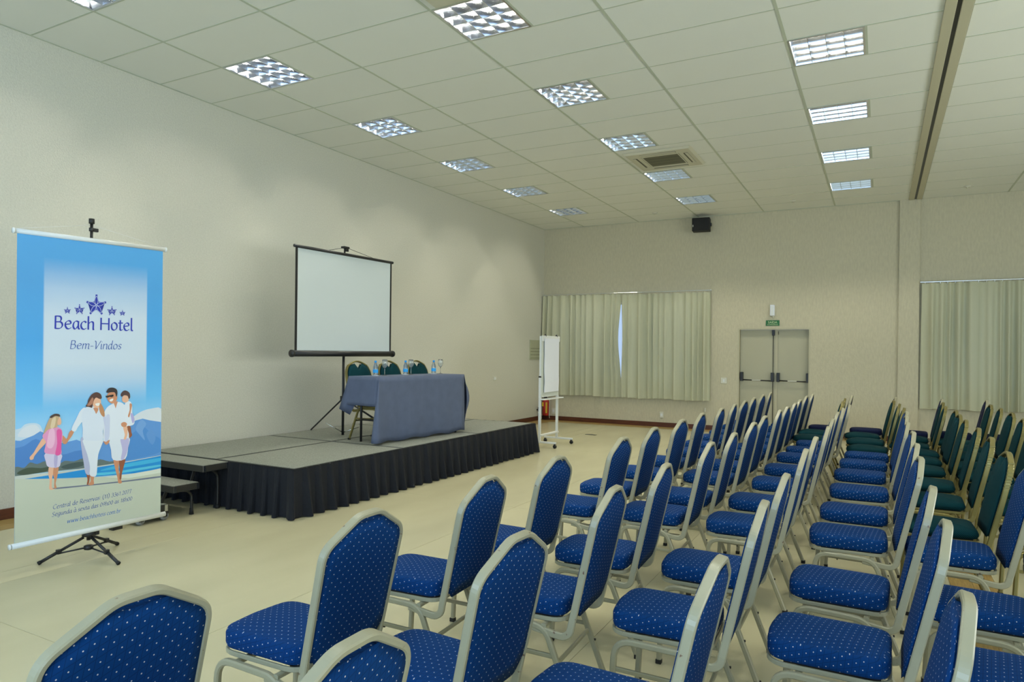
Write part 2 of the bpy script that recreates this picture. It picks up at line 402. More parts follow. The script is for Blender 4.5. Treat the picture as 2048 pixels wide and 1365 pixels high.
def tile(x, y, w, d):
    o = bpy.data.objects.new('ceiling_tile', tilemesh(w, d)); COL.objects.link(o); o.parent = ceil
    o.location = (x, y, H + random.uniform(0, 0.0012)); o.rotation_euler = (random.uniform(-.0012, .0012), random.uniform(-.0012, .0012), 0)
for j in range(-4, 17):
    y = Yr(j); d = min(0.625, YF - y)
    if d < 0.03: continue
    tile(0.0, y, 0.963, d)
    for i in range(5):
        if (i, j) in lit: tile(cols[i] + 0.625, y, 0.625, d)
        else: tile(cols[i], y, 1.25, d)
    if j >= 0:
        tile(7.345, y, 1.24, d)
        if j >= 6: tile(8.585, y, 1.25, d)
tile(5.963 + 1.25, YB, 0.0001 + 0.1, 0.1) if False else None
# the rest of the ceiling, outside the frame
B('ceiling_field', (0, 7.17, YB, Yr(-4) - 0.01, H, H + 0.014), tile_m, ceil)
B('ceiling_field', (7.345, XR, YB, Yr(0) - 0.01, H, H + 0.014), tile_m, ceil)
B('ceiling_field', (8.6, XR, Yr(0), Yr(6) - 0.01, H, H + 0.014), tile_m, ceil)
B('ceiling_field', (9.84, XR, Yr(6), YF, H, H + 0.014), tile_m, ceil)
for x in cols[:6]:
    if x < 7.1: B('grid_runner', (x - 0.013, x + 0.013, Yr(-4), YF, H - 0.003, H + 0.004), tee_m, ceil)
B('grid_runner', (8.585 - 0.013, 8.585 + 0.013, Yr(2), YF, H - 0.003, H + 0.004), tee_m, ceil)
for j in range(-4, 17):
    y = Yr(j)
    if y > YF: continue
    B('grid_cross_tee', (0.0, 7.15, y - 0.0075, y + 0.0075, H - 0.0015, H + 0.004), tee_m, ceil)
    if j >= 0: B('grid_cross_tee', (7.345, 9.84, y - 0.0075, y + 0.0075, H - 0.0015, H + 0.004), tee_m, ceil)
for (i, j) in lit:
    if j > -4: B('grid_short_tee', (cols[i] + 0.612, cols[i] + 0.638, Yr(j), Yr(j) + 0.625, H - 0.002, H + 0.004), tee_m, ceil)
B('wall_angle', (0.0, 0.018, YB, YF, H - 0.004, H), tee_m, ceil)
B('wall_angle', (0.018, 7.1, YF - 0.018, YF, H - 0.004, H), tee_m, ceil)
# partition track
tr = MB().bev(7.145, 7.228, YB, 13.945, H - 0.018, H + 0.03, 0.004).bev(7.262, 7.345, YB, 13.945, H - 0.018, H + 0.03, 0.004)
tr = tag(tr.build('trim_3', frame_m), 'cream double trim of the ceiling track with dark slot', 'ceiling track', kind='structure')
B('track_slot', (7.228, 7.262, YB, 13.945, H - 0.006, H + 0.03), black_m, tr)

# ------------------------------------------------------------------ ceiling lights
def make_light():
    t = thing('ceiling_light', 'x', 'ceiling light')
    w = 0.612; hs = MB()
    hs.box(0, w, 0, w, 0.092, 0.097); hs.box(0, 0.004, 0, w, 0, 0.092); hs.box(w - 0.004, w, 0, w, 0, 0.092); hs.box(0.004, w - 0.004, 0, 0.004, 0, 0.092); hs.box(0.004, w - 0.004, w - 0.004, w, 0, 0.092)
    hs.build('housing', refl_m, t)
    fr = MB(); 
    for a in ((0, w, 0, 0.018), (0, w, w - 0.018, w), (0, 0.018, 0.018, w - 0.018), (w - 0.018, w, 0.018, w - 0.018)): fr.box(a[0], a[1], a[2], a[3], -0.003, 0.002)
    fr.build('frame', louver_m, t)
    c = (w - 0.036) / 4
    for i in range(5):
        p = 0.018 + c * i; wt = 0.016 if i in (0, 4) else 0.017
        vs = [(0.018, p - 0.003, 0), (w - 0.018, p - 0.003, 0), (w - 0.018, p + 0.003, 0), (0.018, p + 0.003, 0), (0.018, p - wt, 0.056), (w - 0.018, p - wt, 0.056), (w - 0.018, p + wt, 0.056), (0.018, p + wt, 0.056)]
        MB().add(vs, [(0, 3, 2, 1), (4, 5, 6, 7), (0, 1, 5, 4), (1, 2, 6, 5), (2, 3, 7, 6), (3, 0, 4, 7)]).build('long_reflector_blade', louver_m, t)
        if 0 < i < 4:
            vs = [(v[1], v[0], v[2] + 0.001) for v in vs]
            vs = [(x if k < 4 else p + (x - p) * 0.55, y, z * 0.93) for k, (x, y, z) in enumerate(vs)]
            MB().add(vs, [(0, 1, 2, 3), (7, 6, 5, 4), (4, 5, 1, 0), (5, 6, 2, 1), (6, 7, 3, 2), (7, 4, 0, 3)]).build('cross_blade', louver_m, t)
    for i in range(4):
        y = 0.018 + c * (i + 0.5); MB().tube([(0.03, y, 0.074), (w - 0.03, y, 0.074)], 0.008, 6).build('tube_lamp', tube_m, t)
    return t
lp = make_light()
first = True
order = {1: 'second', 4: 'third', 7: 'fourth', 10: 'fifth', 13: 'farthest', -2: 'nearest'}
colname = {0: 'the row along the stage wall', 2: 'the middle row under the air conditioners', 4: 'the row beside the partition track'}
def place_light(x, y, label):
    global first
    t = lp if first else link_copy(lp); first = False
    t.location = (x, y, H - 0.001); t['label'] = label; t['group'] = 'louvred ceiling lights'
for i, j in sorted(lit):
    if j == -2 or j > 0:
        lab = f'{order[j]} louvred square ceiling light from the camera in {colname[i]}' if j != 13 else f'farthest louvred square ceiling light in {colname[i]}'
        place_light(cols[i] + 0.0065, Yr(j) + 0.0065, lab)
for x in (0.97, 3.47, 5.97):
    for j in (-8, -5): place_light(x, Yr(j), f'louvred ceiling light behind the camera, {"last" if j == -8 else "next to last"} in {({0.97: "the stage wall row", 3.47: "the middle row", 5.97: "the track row"})[x]}')
for x in (9.85,):
    for j in (-5, 1, 7, 13): place_light(x, Yr(j), f'louvred ceiling light outside the picture past the track, {({-5: "nearest", 1: "second", 7: "third", 13: "farthest"})[j]} of four')

# air conditioning cassettes
def make_ac(label, x, y):
    t = thing('air_conditioner', label, 'air conditioner', (x, y, H - 0.032), 0, 'ceiling air conditioners')
    b = MB(); w = 0.47
    vs = [(-w, -w, 0.028), (w, -w, 0.028), (w, w, 0.028), (-w, w, 0.028), (-w + .03, -w + .03, 0), (w - .03, -w + .03, 0), (w - .03, w - .03, 0), (-w + .03, w - .03, 0),
          (-.27, -.27, 0), (.27, -.27, 0), (.27, .27, 0), (-.27, .27, 0), (-.265, -.265, 0.012), (.265, -.265, 0.012), (.265, .265, 0.012), (-.265, .265, 0.012)]
    fs = [(0, 4, 5, 1), (1, 5, 6, 2), (2, 6, 7, 3), (3, 7, 4, 0), (4, 8, 9, 5), (5, 9, 10, 6), (6, 10, 11, 7), (7, 11, 8, 4), (8, 12, 13, 9), (9, 13, 14, 10), (10, 14, 15, 11), (11, 15, 12, 8), (12, 15, 14, 13), (0, 1, 2, 3)]
    b.add(vs, fs); b.build('panel', ac_m, t)
    for k in range(4):
        T = Matrix.Rotation(k * PI / 2, 4, 'Z')
        MB().box(-.25, .25, .325, .385, -0.0015, 0.004, T=T).build('air_slot', acdark_m, t)
        MB().bev(-.245, .245, .348, .384, -0.007, -0.002, 0.002, T=T).build('slot_flap', ac_m, t)
    g = MB()
    g.box(-.26, .26, -.26, -.245, 0, .01).box(-.26, .26, .245, .26, 0, .01).box(-.26, -.245, -.245, .245, 0, .01).box(.245, .26, -.245, .245, 0, .01)
    g.build('grille_frame', ac_m, t)
    for k in range(26):
        xx = -.24 + .48 * k / 25; MB().box(-.245, .245, xx - .0035, xx + .0035, 0.001, .008).build('grille_slat', mat('grille_brown', (0.17, 0.155, 0.085), 0.6), t)
    for k in range(3): MB().box(-.245, .245, -.13 + .13 * k - .005, -.13 + .13 * k + .005, -0.001, .006).build('grille_rib', acdark_m, t)
    MB().box(-.245, .245, -.245, .245, 0.0095, 0.011).build('grille_backing', acdark_m, t)
make_ac('beige air conditioner cassette between two ceiling lights, mid ceiling', 4.0, 9.58)
make_ac('beige air conditioner cassette cut off by the top edge of the picture', 4.0, 4.09)
for i, (x, y, l) in enumerate(((2.785, 13.21, 'small round ceiling sensor nearest the stage wall'), (5.317, 13.22, 'small round ceiling sensor above the emergency door'), (7.948, 13.28, 'small round ceiling sensor right of the partition track'))):
    o = MB().lathe([(0.055, 0.012), (0.055, 0.004), (0.03, -0.004), (0.0, -0.006)], 0, 0, 16).build('ceiling_sensor', plate_m, None, (x, y, H - 0.012)); tag(o, l, 'sensor', 'ceiling sensors')
    MB().lathe([(0.022, -0.004), (0.018, -0.018), (0.0, -0.020)], 0, 0, 12).build('sensor_nub', ac_m, o)

# ------------------------------------------------------------------ stage
st = thing('stage', 'low grey-topped portable stage against the left wall', 'stage')
SZ = 0.445
for x0, x1 in ((0.02, 1.062), (1.068, 2.11)):
    for y0, y1 in ((4.48, 6.072), (6.078, 7.692), (7.698, 9.30)):
        p = MB().box(x0, x1, y0, y1, SZ - 0.075, SZ - 0.003).build('deck_panel', deckedge_m, st)
        B('deck_carpet', (x0 + 0.022, x1 - 0.022, y0 + 0.022, y1 - 0.022, SZ - 0.004, SZ), deck_m, p)
        lg = MB()
        for xx in (x0 + 0.12, x1 - 0.12):
            for yy in (y0 + 0.15, y1 - 0.15): lg.tube([(xx, yy, 0.0), (xx, yy, SZ - 0.07)], 0.018, 8)
        lg.build('deck_legs', black_m, p)
# pleated skirt
def skirt(path, name, label):
    P = [Vector(p) for p in path]; L = [0]
    for a, c in zip(P, P[1:]): L.append(L[-1] + (c - a).length)
    tot = L[-1]; per = 0.155; n = int(round(tot / per)); per = tot / n
    samples = []
    for k in range(n):
        for fr, amp in ((0.0, 0.0), (0.10, 0.55), (0.20, 1.0), (0.34, 1.0), (0.42, 0.75), (0.50, 0.12), (0.72, 0.0)):
            samples.append(((k + fr) * per, amp))
    samples.append((tot, 0))
    # corner stations keep the corner crisp
    zs = [SZ - 0.005, SZ - 0.05, 0.30, 0.18, 0.08, 0.006]; vs = []; m = len(samples)
    rnd = random.Random(3); flare = [rnd.uniform(0.8, 1.25) for _ in range(n + 1)]
    for zi, z in enumerate(zs):
        q = (SZ - z) / SZ; A = 0.012 + 0.045 * q
        for (s, amp) in samples:
            i = max(j for j in range(len(L) - 1) if L[j] <= s + 1e-9); t = (s - L[i]) / (L[i + 1] - L[i])
            p = P[i].lerp(P[i + 1], t); d = (P[i + 1] - P[i]).normalized(); nn = Vector((d.y, -d.x, 0))
            # blend normals near corners
            for j in range(1, len(P) - 1):
                ds = s - L[j]
                if abs(ds) < 0.12:
                    da = (P[j] - P[j - 1]).normalized(); db = (P[j + 1] - P[j]).normalized(); w = 0.5 + ds / 0.24
                    d2 = (da * (1 - w) + db * w).normalized(); nn = Vector((d2.y, -d2.x, 0)) * 1.15
            fl = flare[int(s / per) % n]
            p = p + nn * (A * amp * fl + 0.012 + 0.012 * q) + d * (0.018 * q * amp)
            vs.append((p.x, p.y, z + (0.006 * (1 - amp) if zi == 5 else 0)))
    fs = []
    for zi in range(len(zs) - 1):
        for k in range(m - 1): fs.append((zi * m + k, zi * m + k + 1, (zi + 1) * m + k + 1, (zi + 1) * m + k))
    o = MB().add(vs, fs).build(name, skirt_m)
    md = o.modifiers.new('s', 'SOLIDIFY'); md.thickness = 0.003
    return tag(o, label, 'stage skirt')
skirt([(0.03, 4.47, 0), (2.12, 4.47, 0), (2.12, 9.31, 0), (0.03, 9.31, 0)], 'stage_skirt', 'black pleated cloth skirt hanging around the stage')
cl = MB()
for k in range(30): cl.bev(2.125, 2.137, 4.6 + k * 0.155, 4.62 + k * 0.155, SZ - 0.012, SZ - 0.002, 0.002)
cl.build('skirt_clips', black_m, st)

# stage stairs
ss = thing('stage_stairs', 'black folding stage steps on wheels left of the stage', 'stairs')
for (y0, y1, zt) in ((4.175, 4.465, 0.442), (3.90, 4.165, 0.295), (3.62, 3.87, 0.145)):
    xe = 1.28 if zt > 0.4 else (1.25 if zt > 0.2 else 1.22)
    tr_ = B('tread', (0.05, xe, y0, y1, zt - 0.062, zt - 0.003), deckedge_m, ss, r=0.003)
    B('tread_carpet', (0.06, xe - 0.01, y0 + 0.008, y1 - 0.008, zt - 0.004, zt), deck_m, tr_)
    B('corner_bracket', (xe - 0.002, xe + 0.003, y0 + 0.002, y0 + 0.03, zt - 0.06, zt - 0.004), chrome_m, tr_)
    B('corner_bracket', (xe - 0.002, xe + 0.003, y1 - 0.03, y1 - 0.002, zt - 0.06, zt - 0.004), chrome_m, tr_)
for x in (1.20, 0.15):
    MB().tube(smooth_path([(x, 4.26, 0.38), (x, 4.33, 0.375), (x, 4.385, 0.33), (x, 4.40, 0.26), (x, 4.40, 0.0)]), 0.013, 8).build('leg', black_m, ss)
    MB().tube([(x, 4.40, 0.0), (x, 4.40, 0.035)], 0.02, 8).build('rubber_foot', rubber_m, ss)
    MB().tube(smooth_path([(x, 4.01, 0.235), (x, 4.07, 0.225), (x, 4.115, 0.18), (x, 4.12, 0.12), (x, 4.12, 0.0)]), 0.013, 8).build('leg', black_m, ss)
    MB().tube([(x, 4.12, 0.0), (x, 4.12, 0.06)], [0.021, 0.015], 8).build('rubber_foot', rubber_m, ss)
    MB().rect([(x - .06, 3.86, 0.14), (x - .06, 3.91, 0.236)], (1, 0, 0), 0.03, 0.008).build('link_strut', black_m, ss)
    MB().rect([(x - .06, 4.16, 0.29), (x - .06, 4.19, 0.384)], (1, 0, 0), 0.03, 0.008).build('link_strut', black_m, ss)
B('lower_frame', (0.05, 1.22, 3.60, 3.88, 0.062, 0.084), black_m, ss)
for x, y in ((1.18, 3.86), (1.18, 3.64), (0.12, 3.86), (0.12, 3.64)):
    wh = MB().tube([(x - 0.014, y, 0.036), (x + 0.014, y, 0.036)], 0.036, 18).build('wheel', mat('wheel_grey', (0.30, 0.32, 0.34), 0.5), ss)
    MB().tube([(x - 0.017, y, 0.036), (x + 0.017, y, 0.036)], 0.012, 10).build('hub', chrome_m, wh)
    MB().box(x - 0.022, x - 0.017, y - 0.02, y + 0.02, 0.03, 0.082).box(x + 0.017, x + 0.022, y - 0.02, y + 0.02, 0.03, 0.082).build('wheel_fork', black_m, ss)
B('door_stop_wedge', (1.10, 1.16, 3.42, 3.50, 0, 0.05), black_m, ss)

# ------------------------------------------------------------------ table on the stage (front edge slightly turned)
tb = thing('table', 'folding table hidden under a blue-grey tablecloth on stage', 'table', (1.70, 6.15, SZ), math.radians(-5.0))
B('tabletop', (-0.47, 0.0, 0.0, 1.58, 0.735, 0.762), mat('table_wood', (0.2, 0.14, 0.07), 0.5), tb, r=0.004)
for y in (0.06, 1.50):
    lf = MB()
    for x in (-0.34, -0.06): lf.tube([(x, y, 0.0), (x, y, 0.72)], 0.014, 8)
    lf.tube([(-0.34, y, 0.26), (-0.06, y, 0.26)], 0.012, 8); lf.build('leg_frame', black_m, tb)
    MB().tube([(-0.2, y, 0.50), (-0.2, y + (0.28 if y < 1 else -0.28), 0.72)], 0.008, 6).build('brace', black_m, tb)
# tablecloth: grid draped over the top
def tablecloth():
    X0, X1, Y0, Y1, ZT = -0.48, 0.008, -0.008, 1.588, 0.768
    b = MB(); vs = []; fs = []
    def P(x, y, z): vs.append((x, y, z)); return len(vs) - 1
    def strip(rowsv):
        for a, c in zip(rowsv, rowsv[1:]):
            for i in range(len(a) - 1): fs.append((a[i], a[i + 1], c[i + 1], c[i]))
    nx, ny = 8, 24
    top = [[P(X0 + (X1 - X0) * i / nx, Y0 + (Y1 - Y0) * j / ny, ZT) for i in range(nx + 1)] for j in range(ny + 1)]
    strip(top)
    # front drop (x = X1) almost to the deck, hem slightly wavy
    nz = 12
    def front(j, k):
        t = k / nz; y = Y0 + (Y1 - Y0) * j / ny; drop = 0.745 - 0.012 * math.sin(j * 0.9)
        w = 0.010 * t * math.sin(j * 0.75 + 1.2) + 0.006 * math.sin(j * 2.1) * t
        x = X1 + 0.012 * t + w + 0.03 * t * (max(0, 1 - j / 2.0))
        return (x, y, ZT - drop * t)
    fr = [[top[j][nx] for j in range(ny + 1)]] + [[P(*front(j, k)) for j in range(ny + 1)] for k in range(1, nz + 1)]
    strip(fr)
    # near end drop (y = Y0), short: 0.33
    nz2 = 8
    def near(i, k):
        t = k / nz2; x = X0 + (X1 - X0) * i / nx
        return (x + 0.03 * t * (i / nx - 0.5), Y0 - 0.03 * t - 0.008 * t * math.sin(i * 1.3), ZT - 0.335 * t)
    ne = [[top[0][i] for i in range(nx + 1)]] + [[P(*near(i, k)) for i in range(nx + 1)] for k in range(1, nz2 + 1)]
    strip(ne)
    # front-near corner fold: hangs like a cone down to the deck
    import math as m_
    cone = []
    for k in range(nz + 1):
        t = k / nz; row = [fr[k][0]]
        fx, fy, fz = vs[fr[k][0]]
        for q in range(1, 7):
            a = q / 7; r = 0.075 * t
            row.append(P(fx - r * 0.8 * a + 0.035 * t * m_.sin(a * PI * 2), fy - r * 1.5 * m_.sin(a * PI) ** 0.8, fz))
        row.append(P(fx - 0.10 * t - 0.02 * t, fy + 0.02 * t, fz)); cone.append(row)
    strip(cone)
    # fold bridging the near drop and the cone, tapering downwards
    br = []
    for k in range(nz2 + 1):
        t = k / nz2; a = vs[ne[k][nx]]; kk = min(nz, int(round(k * nz * 0.335 / 0.745 / nz2))); c = vs[cone[kk][-1]]
        row = [ne[k][nx]]
        for q in range(1, 4):
            u = q / 4; row.append(P(a[0] * (1 - u) + c[0] * u - 0.05 * t * m_.sin(u * PI), a[1] * (1 - u) + c[1] * u + 0.04 * t * m_.sin(u * PI), a[2] * (1 - u) + c[2] * u))
        row.append(cone[kk][-1]); br.append(row)
    strip(br)
    # far end drop (y = Y1), flares outwards
    def far(i, k):
        t = k / nz; x = X0 + (X1 - X0) * i / nx; f = math.sin(PI * min(1, t * 1.25)) * 0.5 + 0.5 * t
        return (x - 0.02 * t * (nx - i) / nx, Y1 + 0.26 * math.sin(PI * min(1, t * 1.12)) * (0.8 + 0.2 * math.sin(i * 1.1 + 2)) * (0.35 if i == nx else 1) + 0.02 * t, ZT - 0.72 * t)
    fa = [[top[ny][i] for i in range(nx + 1)]] + [[P(*far(i, k)) for i in range(nx + 1)] for k in range(1, nz + 1)]
    strip(fa)
    # back drop, short
    ba = [[top[j][0] for j in range(ny + 1)]] + [[P(X0 - 0.03 * k / 6 - 0.01 * math.sin(j) * k / 6, Y0 + (Y1 - Y0) * j / ny, ZT - 0.12 * k / 6) for j in range(ny + 1)] for k in range(1, 7)]
    strip(ba)
    # hanging back corner point at the near end
    c0 = vs[ne[nz2][0]]; c1 = vs[ba[6][0]]
    cn = []
    for k in range(nz2 + 1):
        t = k / nz2; a = vs[ne[k][0]]; kk = min(6, int(round(k * 6 / nz2))); c = ba[kk][0]
        row = [ne[k][0], P(a[0] - 0.06 * t, a[1] - 0.045 * t, a[2] - 0.05 * t), P(a[0] - 0.035 * t, a[1] + 0.03 * t, a[2] - 0.09 * t), c]; cn.append(row)
    strip(cn)
    tip = P(c0[0] + 0.05, c0[1] + 0.02, c0[2] - 0.12); tip2 = P(c0[0] + 0.13, c0[1] + 0.02, c0[2])
    fs.append((cn[-1][0], cn[-1][1], tip)); fs.append((cn[-1][0], tip, tip2)); fs.append((cn[-1][1], cn[-1][2], tip))
    b.add(vs, fs, 0, True)
    o = b.build('tablecloth', cloth_m, None, (1.70, 6.15, SZ)); o.rotation_euler = (0, 0, math.radians(-5.0))
    bm = bmesh.new(); bm.from_mesh(o.data); bmesh.ops.remove_doubles(bm, verts=bm.verts, dist=1e-5); bmesh.ops.recalc_face_normals(bm, faces=bm.faces); bm.to_mesh(o.data); bm.free()
    md = o.modifiers.new('s', 'SOLIDIFY'); md.thickness = 0.002; md.offset = 1
    return tag(o, 'blue-grey tablecloth draped over the stage table', 'tablecloth')
tablecloth()
TZ = SZ + 0.772
# bottles and glasses
def bottle(x, y, label):
    t = thing('water_bottle', label, 'bottle', (x, y, TZ), 0, 'water bottles on the stage table')
    MB().lathe([(0.0, 0.004), (0.026, 0.004), (0.030, 0.008), (0.031, 0.03), (0.030, 0.095), (0.026, 0.115), (0.014, 0.148), (0.012, 0.158)], n=16).build('body', mat('bottle_plastic', (0.82, 0.90, 0.95), 0.08, trans=0.85), t)
    MB().lathe([(0.0315, 0.035), (0.0318, 0.036), (0.0318, 0.073), (0.0315, 0.074)], n=16).build('label', blabel_m, t)
    MB().lathe([(0.0145, 0.156), (0.0145, 0.178), (0.013, 0.180), (0, 0.180)], n=14).build('cap', cap_m, t)
    MB().lathe([(0.040, 0.0), (0.040, 0.003), (0.0, 0.003)], n=16).build('coaster', paper_m, t)
def glass(x, y, label):
    t = thing('wine_glass', label, 'glass', (x, y, TZ), 0, 'stemmed glasses on the stage table')
    g = mat('glass_rim', (0.93, 0.96, 0.97), 0.03, trans=0.9)
    MB().lathe([(0.030, 0.0), (0.031, 0.002), (0.008, 0.006), (0.0, 0.006)], n=16).build('foot', g, t)
    MB().lathe([(0.004, 0.005), (0.0035, 0.05), (0.005, 0.090)], n=10).build('stem', g, t)
    MB().lathe([(0.0, 0.088), (0.012, 0.091), (0.028, 0.110), (0.036, 0.140), (0.034, 0.170), (0.030, 0.192), (0.0285, 0.192), (0.0325, 0.170), (0.0345, 0.140), (0.0265, 0.111), (0.011, 0.0935), (0.0, 0.0915)], n=18).build('bowl', g, t)
bottle(1.42, 6.425, 'water bottle with blue cap at the left end of the stage table')
bottle(1.46, 6.96, 'water bottle with blue cap in the middle of the stage table')
bottle(1.50, 7.52, 'water bottle with blue cap at the right end of the stage table')
glass(1.43, 6.585, 'stemmed glass in front of the left and middle stage chairs')
glass(1.47, 7.06, 'stemmed glass in front of the right stage chair')
glass(1.52, 7.65, 'stemmed glass at the right end of the stage table')

# ------------------------------------------------------------------ banquet chairs
def cushion(outline, up, bulge, thick, edge, uv_axes, T):
    """outline: closed CCW 2D points; builds rounded slab between 0 and thick with domed top(s)."""
    n = len(outline); P = [Vector(p) for p in outline]
    nr = []
    for i in range(n):
        a = (P[i] - P[i - 1]).normalized(); c = (P[(i + 1) % n] - P[i]).normalized(); t = (a + c).normalized(); nr.append(Vector((t.y, -t.x)))
    cen = sum(P, Vector((0, 0))) / n
    per = [0]
    for i in range(n): per.append(per[-1] + (P[(i + 1) % n] - P[i]).length)
    lv = []
    if 'b' in up: lv += [(0.0, -bulge, 'c0'), (0.45, -bulge * 0.8, 's'), (0.8, -bulge * 0.36, 's')]
    lv += [(edge, 0.0, 'e'), (edge * 0.3, edge * 0.3, 'e'), (0.0, edge, 'e'), (0.0, thick - edge, 'e'), (edge * 0.3, thick - edge * 0.3, 'e'), (edge, thick, 'e')]
    lv += [(0.8, thick + bulge * 0.36, 's'), (0.45, thick + bulge * 0.8, 's'), (0.0, thick + bulge, 'c1')]
    rings = []; vs = []; uvp = []
    if 'b' not in up: lv = [(0.0, 0.0, 'c0')] + lv
    for (a, z, kd) in lv:
        if kd in ('c0', 'c1'):
            vs.append((cen.x, cen.y, z)); uvp.append((cen.x, cen.y)); rings.append([len(vs) - 1])
        else:
            r = []
            for i in range(n):
                p = (P[i] - nr[i] * a) if kd == 'e' else cen + (P[i] - nr[i] * edge - cen) * a
                vs.append((p.x, p.y, z)); uvp.append((p.x, p.y)); r.append(len(vs) - 1)
            rings.append(r)
    fs = []; uvs = []
    for A_, B_ in zip(rings, rings[1:]):
        zz = [vs[A_[0]][2], vs[B_[0]][2]]
        for i in range(n):
            j = (i + 1) % n
            if len(A_) == 1: f = (A_[0], B_[j], B_[i])
            elif len(B_) == 1: f = (A_[i], A_[j], B_[0])
            else: f = (A_[i], A_[j], B_[j], B_[i])
            fs.append(f)
            side = len(A_) > 1 and len(B_) > 1 and zz[0] >= -1e-9 and zz[1] <= thick + 1e-9 and (zz[1] - zz[0]) > 1e-6
            if side: uvs.append([(per[i], zz[0]), (per[i + 1], zz[0]), (per[i + 1], zz[1]), (per[i], zz[1])])
            else: uvs.append([uvp[k] for k in f])
    b = MB(); b.add(vs, fs, 0, True, T, uvs)
    return b
def rot_y_frame(off, ang):
    """local 2D (y, z') plane leaned back: maps (a,b,c) -> point; a lateral, b up along the back, c thickness (towards the rear)"""
    ca, sa = math.cos(ang), math.sin(ang)
    return Matrix(((0, sa, ca, off[0]), (1, 0, 0, off[1]), (0, ca, -sa, off[2]), (0, 0, 0, 1)))
def make_chair(kind):
    # x = 0 under the top of the back, the sitter faces -x
    green = kind == 'green'
    fm = gold_m if green else cream_m
    t = thing('banquet_chair', 'x', 'chair')
    LEAN = math.radians(12.5)
    zb = 0.40; T = rot_y_frame((-0.118, 0, zb), LEAN)
    def Pt(y, h, c=0.0): return T @ Vector((y, h, c))
    hw = 0.208; htop = (0.95 - zb) / math.cos(LEAN)
    if green:
        outer = [(-hw + .012, 0.0), (-hw, 0.20), (-hw, 0.34), (-hw + .012, 0.425), (-hw + .05, 0.492), (-0.085, 0.530), (-0.04, 0.545), (0.0, 0.549)]
        outer = outer + [(-y, z) for (y, z) in outer[-2::-1]]
        loop = [v.xy for v in smooth_path([(a, c, 0) for a, c in outer], False, 3)]
    else:
        pts = [(-hw + .012, 0.0), (-hw, 0.463), (-0.055, 0.555), (0.055, 0.555), (hw, 0.463), (hw - .012, 0.0)]
        loop = [v.xy for v in fillet([(a, c, 0) for a, c in pts], [0, 0.075, 0.10, 0.10, 0.075, 0], False, 7)]
    nrm = (T.to_3x3() @ Vector((0, 0, 1)))
    # back frame: leaned hoop whose ends bend forward under the seat
    hoop = [Pt(a, c) for a, c in loop]
    def tail(y):
        b0 = Pt(y, 0.0); return [b0 + Vector((-0.006, 0, -0.025)), b0 + Vector((-0.022, 0, -0.042)), b0 + Vector((-0.055, 0, -0.048)), b0 + Vector((-0.17, 0, -0.030))]
    MB().rect(hoop, nrm, 0.018, 0.030).build('back_frame', fm, t)
    bfr = t.children[-1]
    for sg in (-1, 1):
        y = sg * (hw - .012); pp = [Pt(y, 0.015), Pt(y, 0.0)] + tail(y)
        MB().rect(smooth_path(pp, False, 3), (0, 1, 0), 0.030, 0.018).build('frame_tail', fm, bfr)
    if green:
        rb = MB()
        for k in range(9):
            for sg in (-1, 1):
                a = 0.36 + 0.018 * k
                p = Pt(sg * (hw - .002 if a < .42 else hw - .002 - (a - .42) * .62), a, 0.0); rb.box(p.x - .0158, p.x + .0158, p.y - .0102, p.y + .0102, p.z - .003, p.z + .003)
        rb.build('ribbed_band', gold_m, bfr)
    # back pad
    iw = hw - 0.013
    if green:
        ol = [(-iw + .03, 0.045), (-iw + .006, 0.075), (-iw, 0.20), (-iw, 0.33), (-iw + .014, 0.415), (-iw + .05, 0.475), (-0.085, 0.505), (-0.064, 0.512), (0, 0.440), (0.064, 0.512), (0.085, 0.505), (iw - .05, 0.475), (iw - .014, 0.415), (iw, 0.33), (iw, 0.20), (iw - .006, 0.075), (iw - .03, 0.045)]
        ol = [Vector(p) for p in ol][::-1]
        pm, th, bg = greenf_m, 0.034, 0.016
    else:
        ol = [(-iw + .05, 0.035), (-iw + .006, 0.095), (-iw, 0.450), (-0.075, 0.525), (-0.04, 0.524), (0.04, 0.524), (0.075, 0.525), (iw, 0.450), (iw - .006, 0.095), (iw - .05, 0.035)]
        ol = [v.xy for v in fillet([(a, c, 0) for a, c in ol], [0.03, 0.03, 0.06, 0.02, 0.01, 0.01, 0.02, 0.06, 0.03, 0.03], True, 4)][::-1]
        pm, th, bg = blue_m, 0.030, 0.011
    if kind == 'navy': pm = navyf_m
    T2 = T @ Matrix.Translation((0, 0, -th / 2 - 0.004))
    # orientation: outline is CCW when seen from +c
    cushion([Vector(p) for p in ol[::-1]] if not green else [Vector(p) for p in ol[::-1]], 'bt', bg, th, 0.008, None, T2).build('backrest', pm, t)
    # seat cushion
    xf, xb = -0.575, -0.160; wf_, wb = 0.178, 0.190
    if green:
        so = fillet([(xb, -wb + .02, 0), (xb, wb - .02, 0), (-0.34, wb, 0), (xf + .05, wf_ + .005, 0), (xf, wf_ - .05, 0), (xf - .012, 0, 0), (xf, -wf_ + .05, 0), (xf + .05, -wf_ - .005, 0), (-0.34, -wb, 0)], [.05, .05, .1, .06, .06, .1, .06, .06, .1], True, 4)
        sth, sb, se = 0.060, 0.028, 0.027
    else:
        so = fillet([(xb, -wb + .02, 0), (xb, wb - .02, 0), (xf + .015, wf_, 0), (xf, 0, 0), (xf + .015, -wf_, 0)], [.075, .075, .085, .3, .085], True, 6)
        sth, sb, se = 0.073, 0.014, 0.019
    so = [v.xy for v in so][::-1]
    T3 = Matrix.Translation((0, 0, 0.412))
    cushion(so[::-1], 't', sb, sth, se, None, T3).build('seat_cushion', pm if kind != 'navy' else navyf_m, t)
    sh = [Vector((p.x * 0.985 - 0.005, p.y * 0.965, 0.4015)) for p in so]
    MB().rect(sh, (0, 0, 1), 0.010, 0.018, closed=True).build('seat_rim', fm, t)
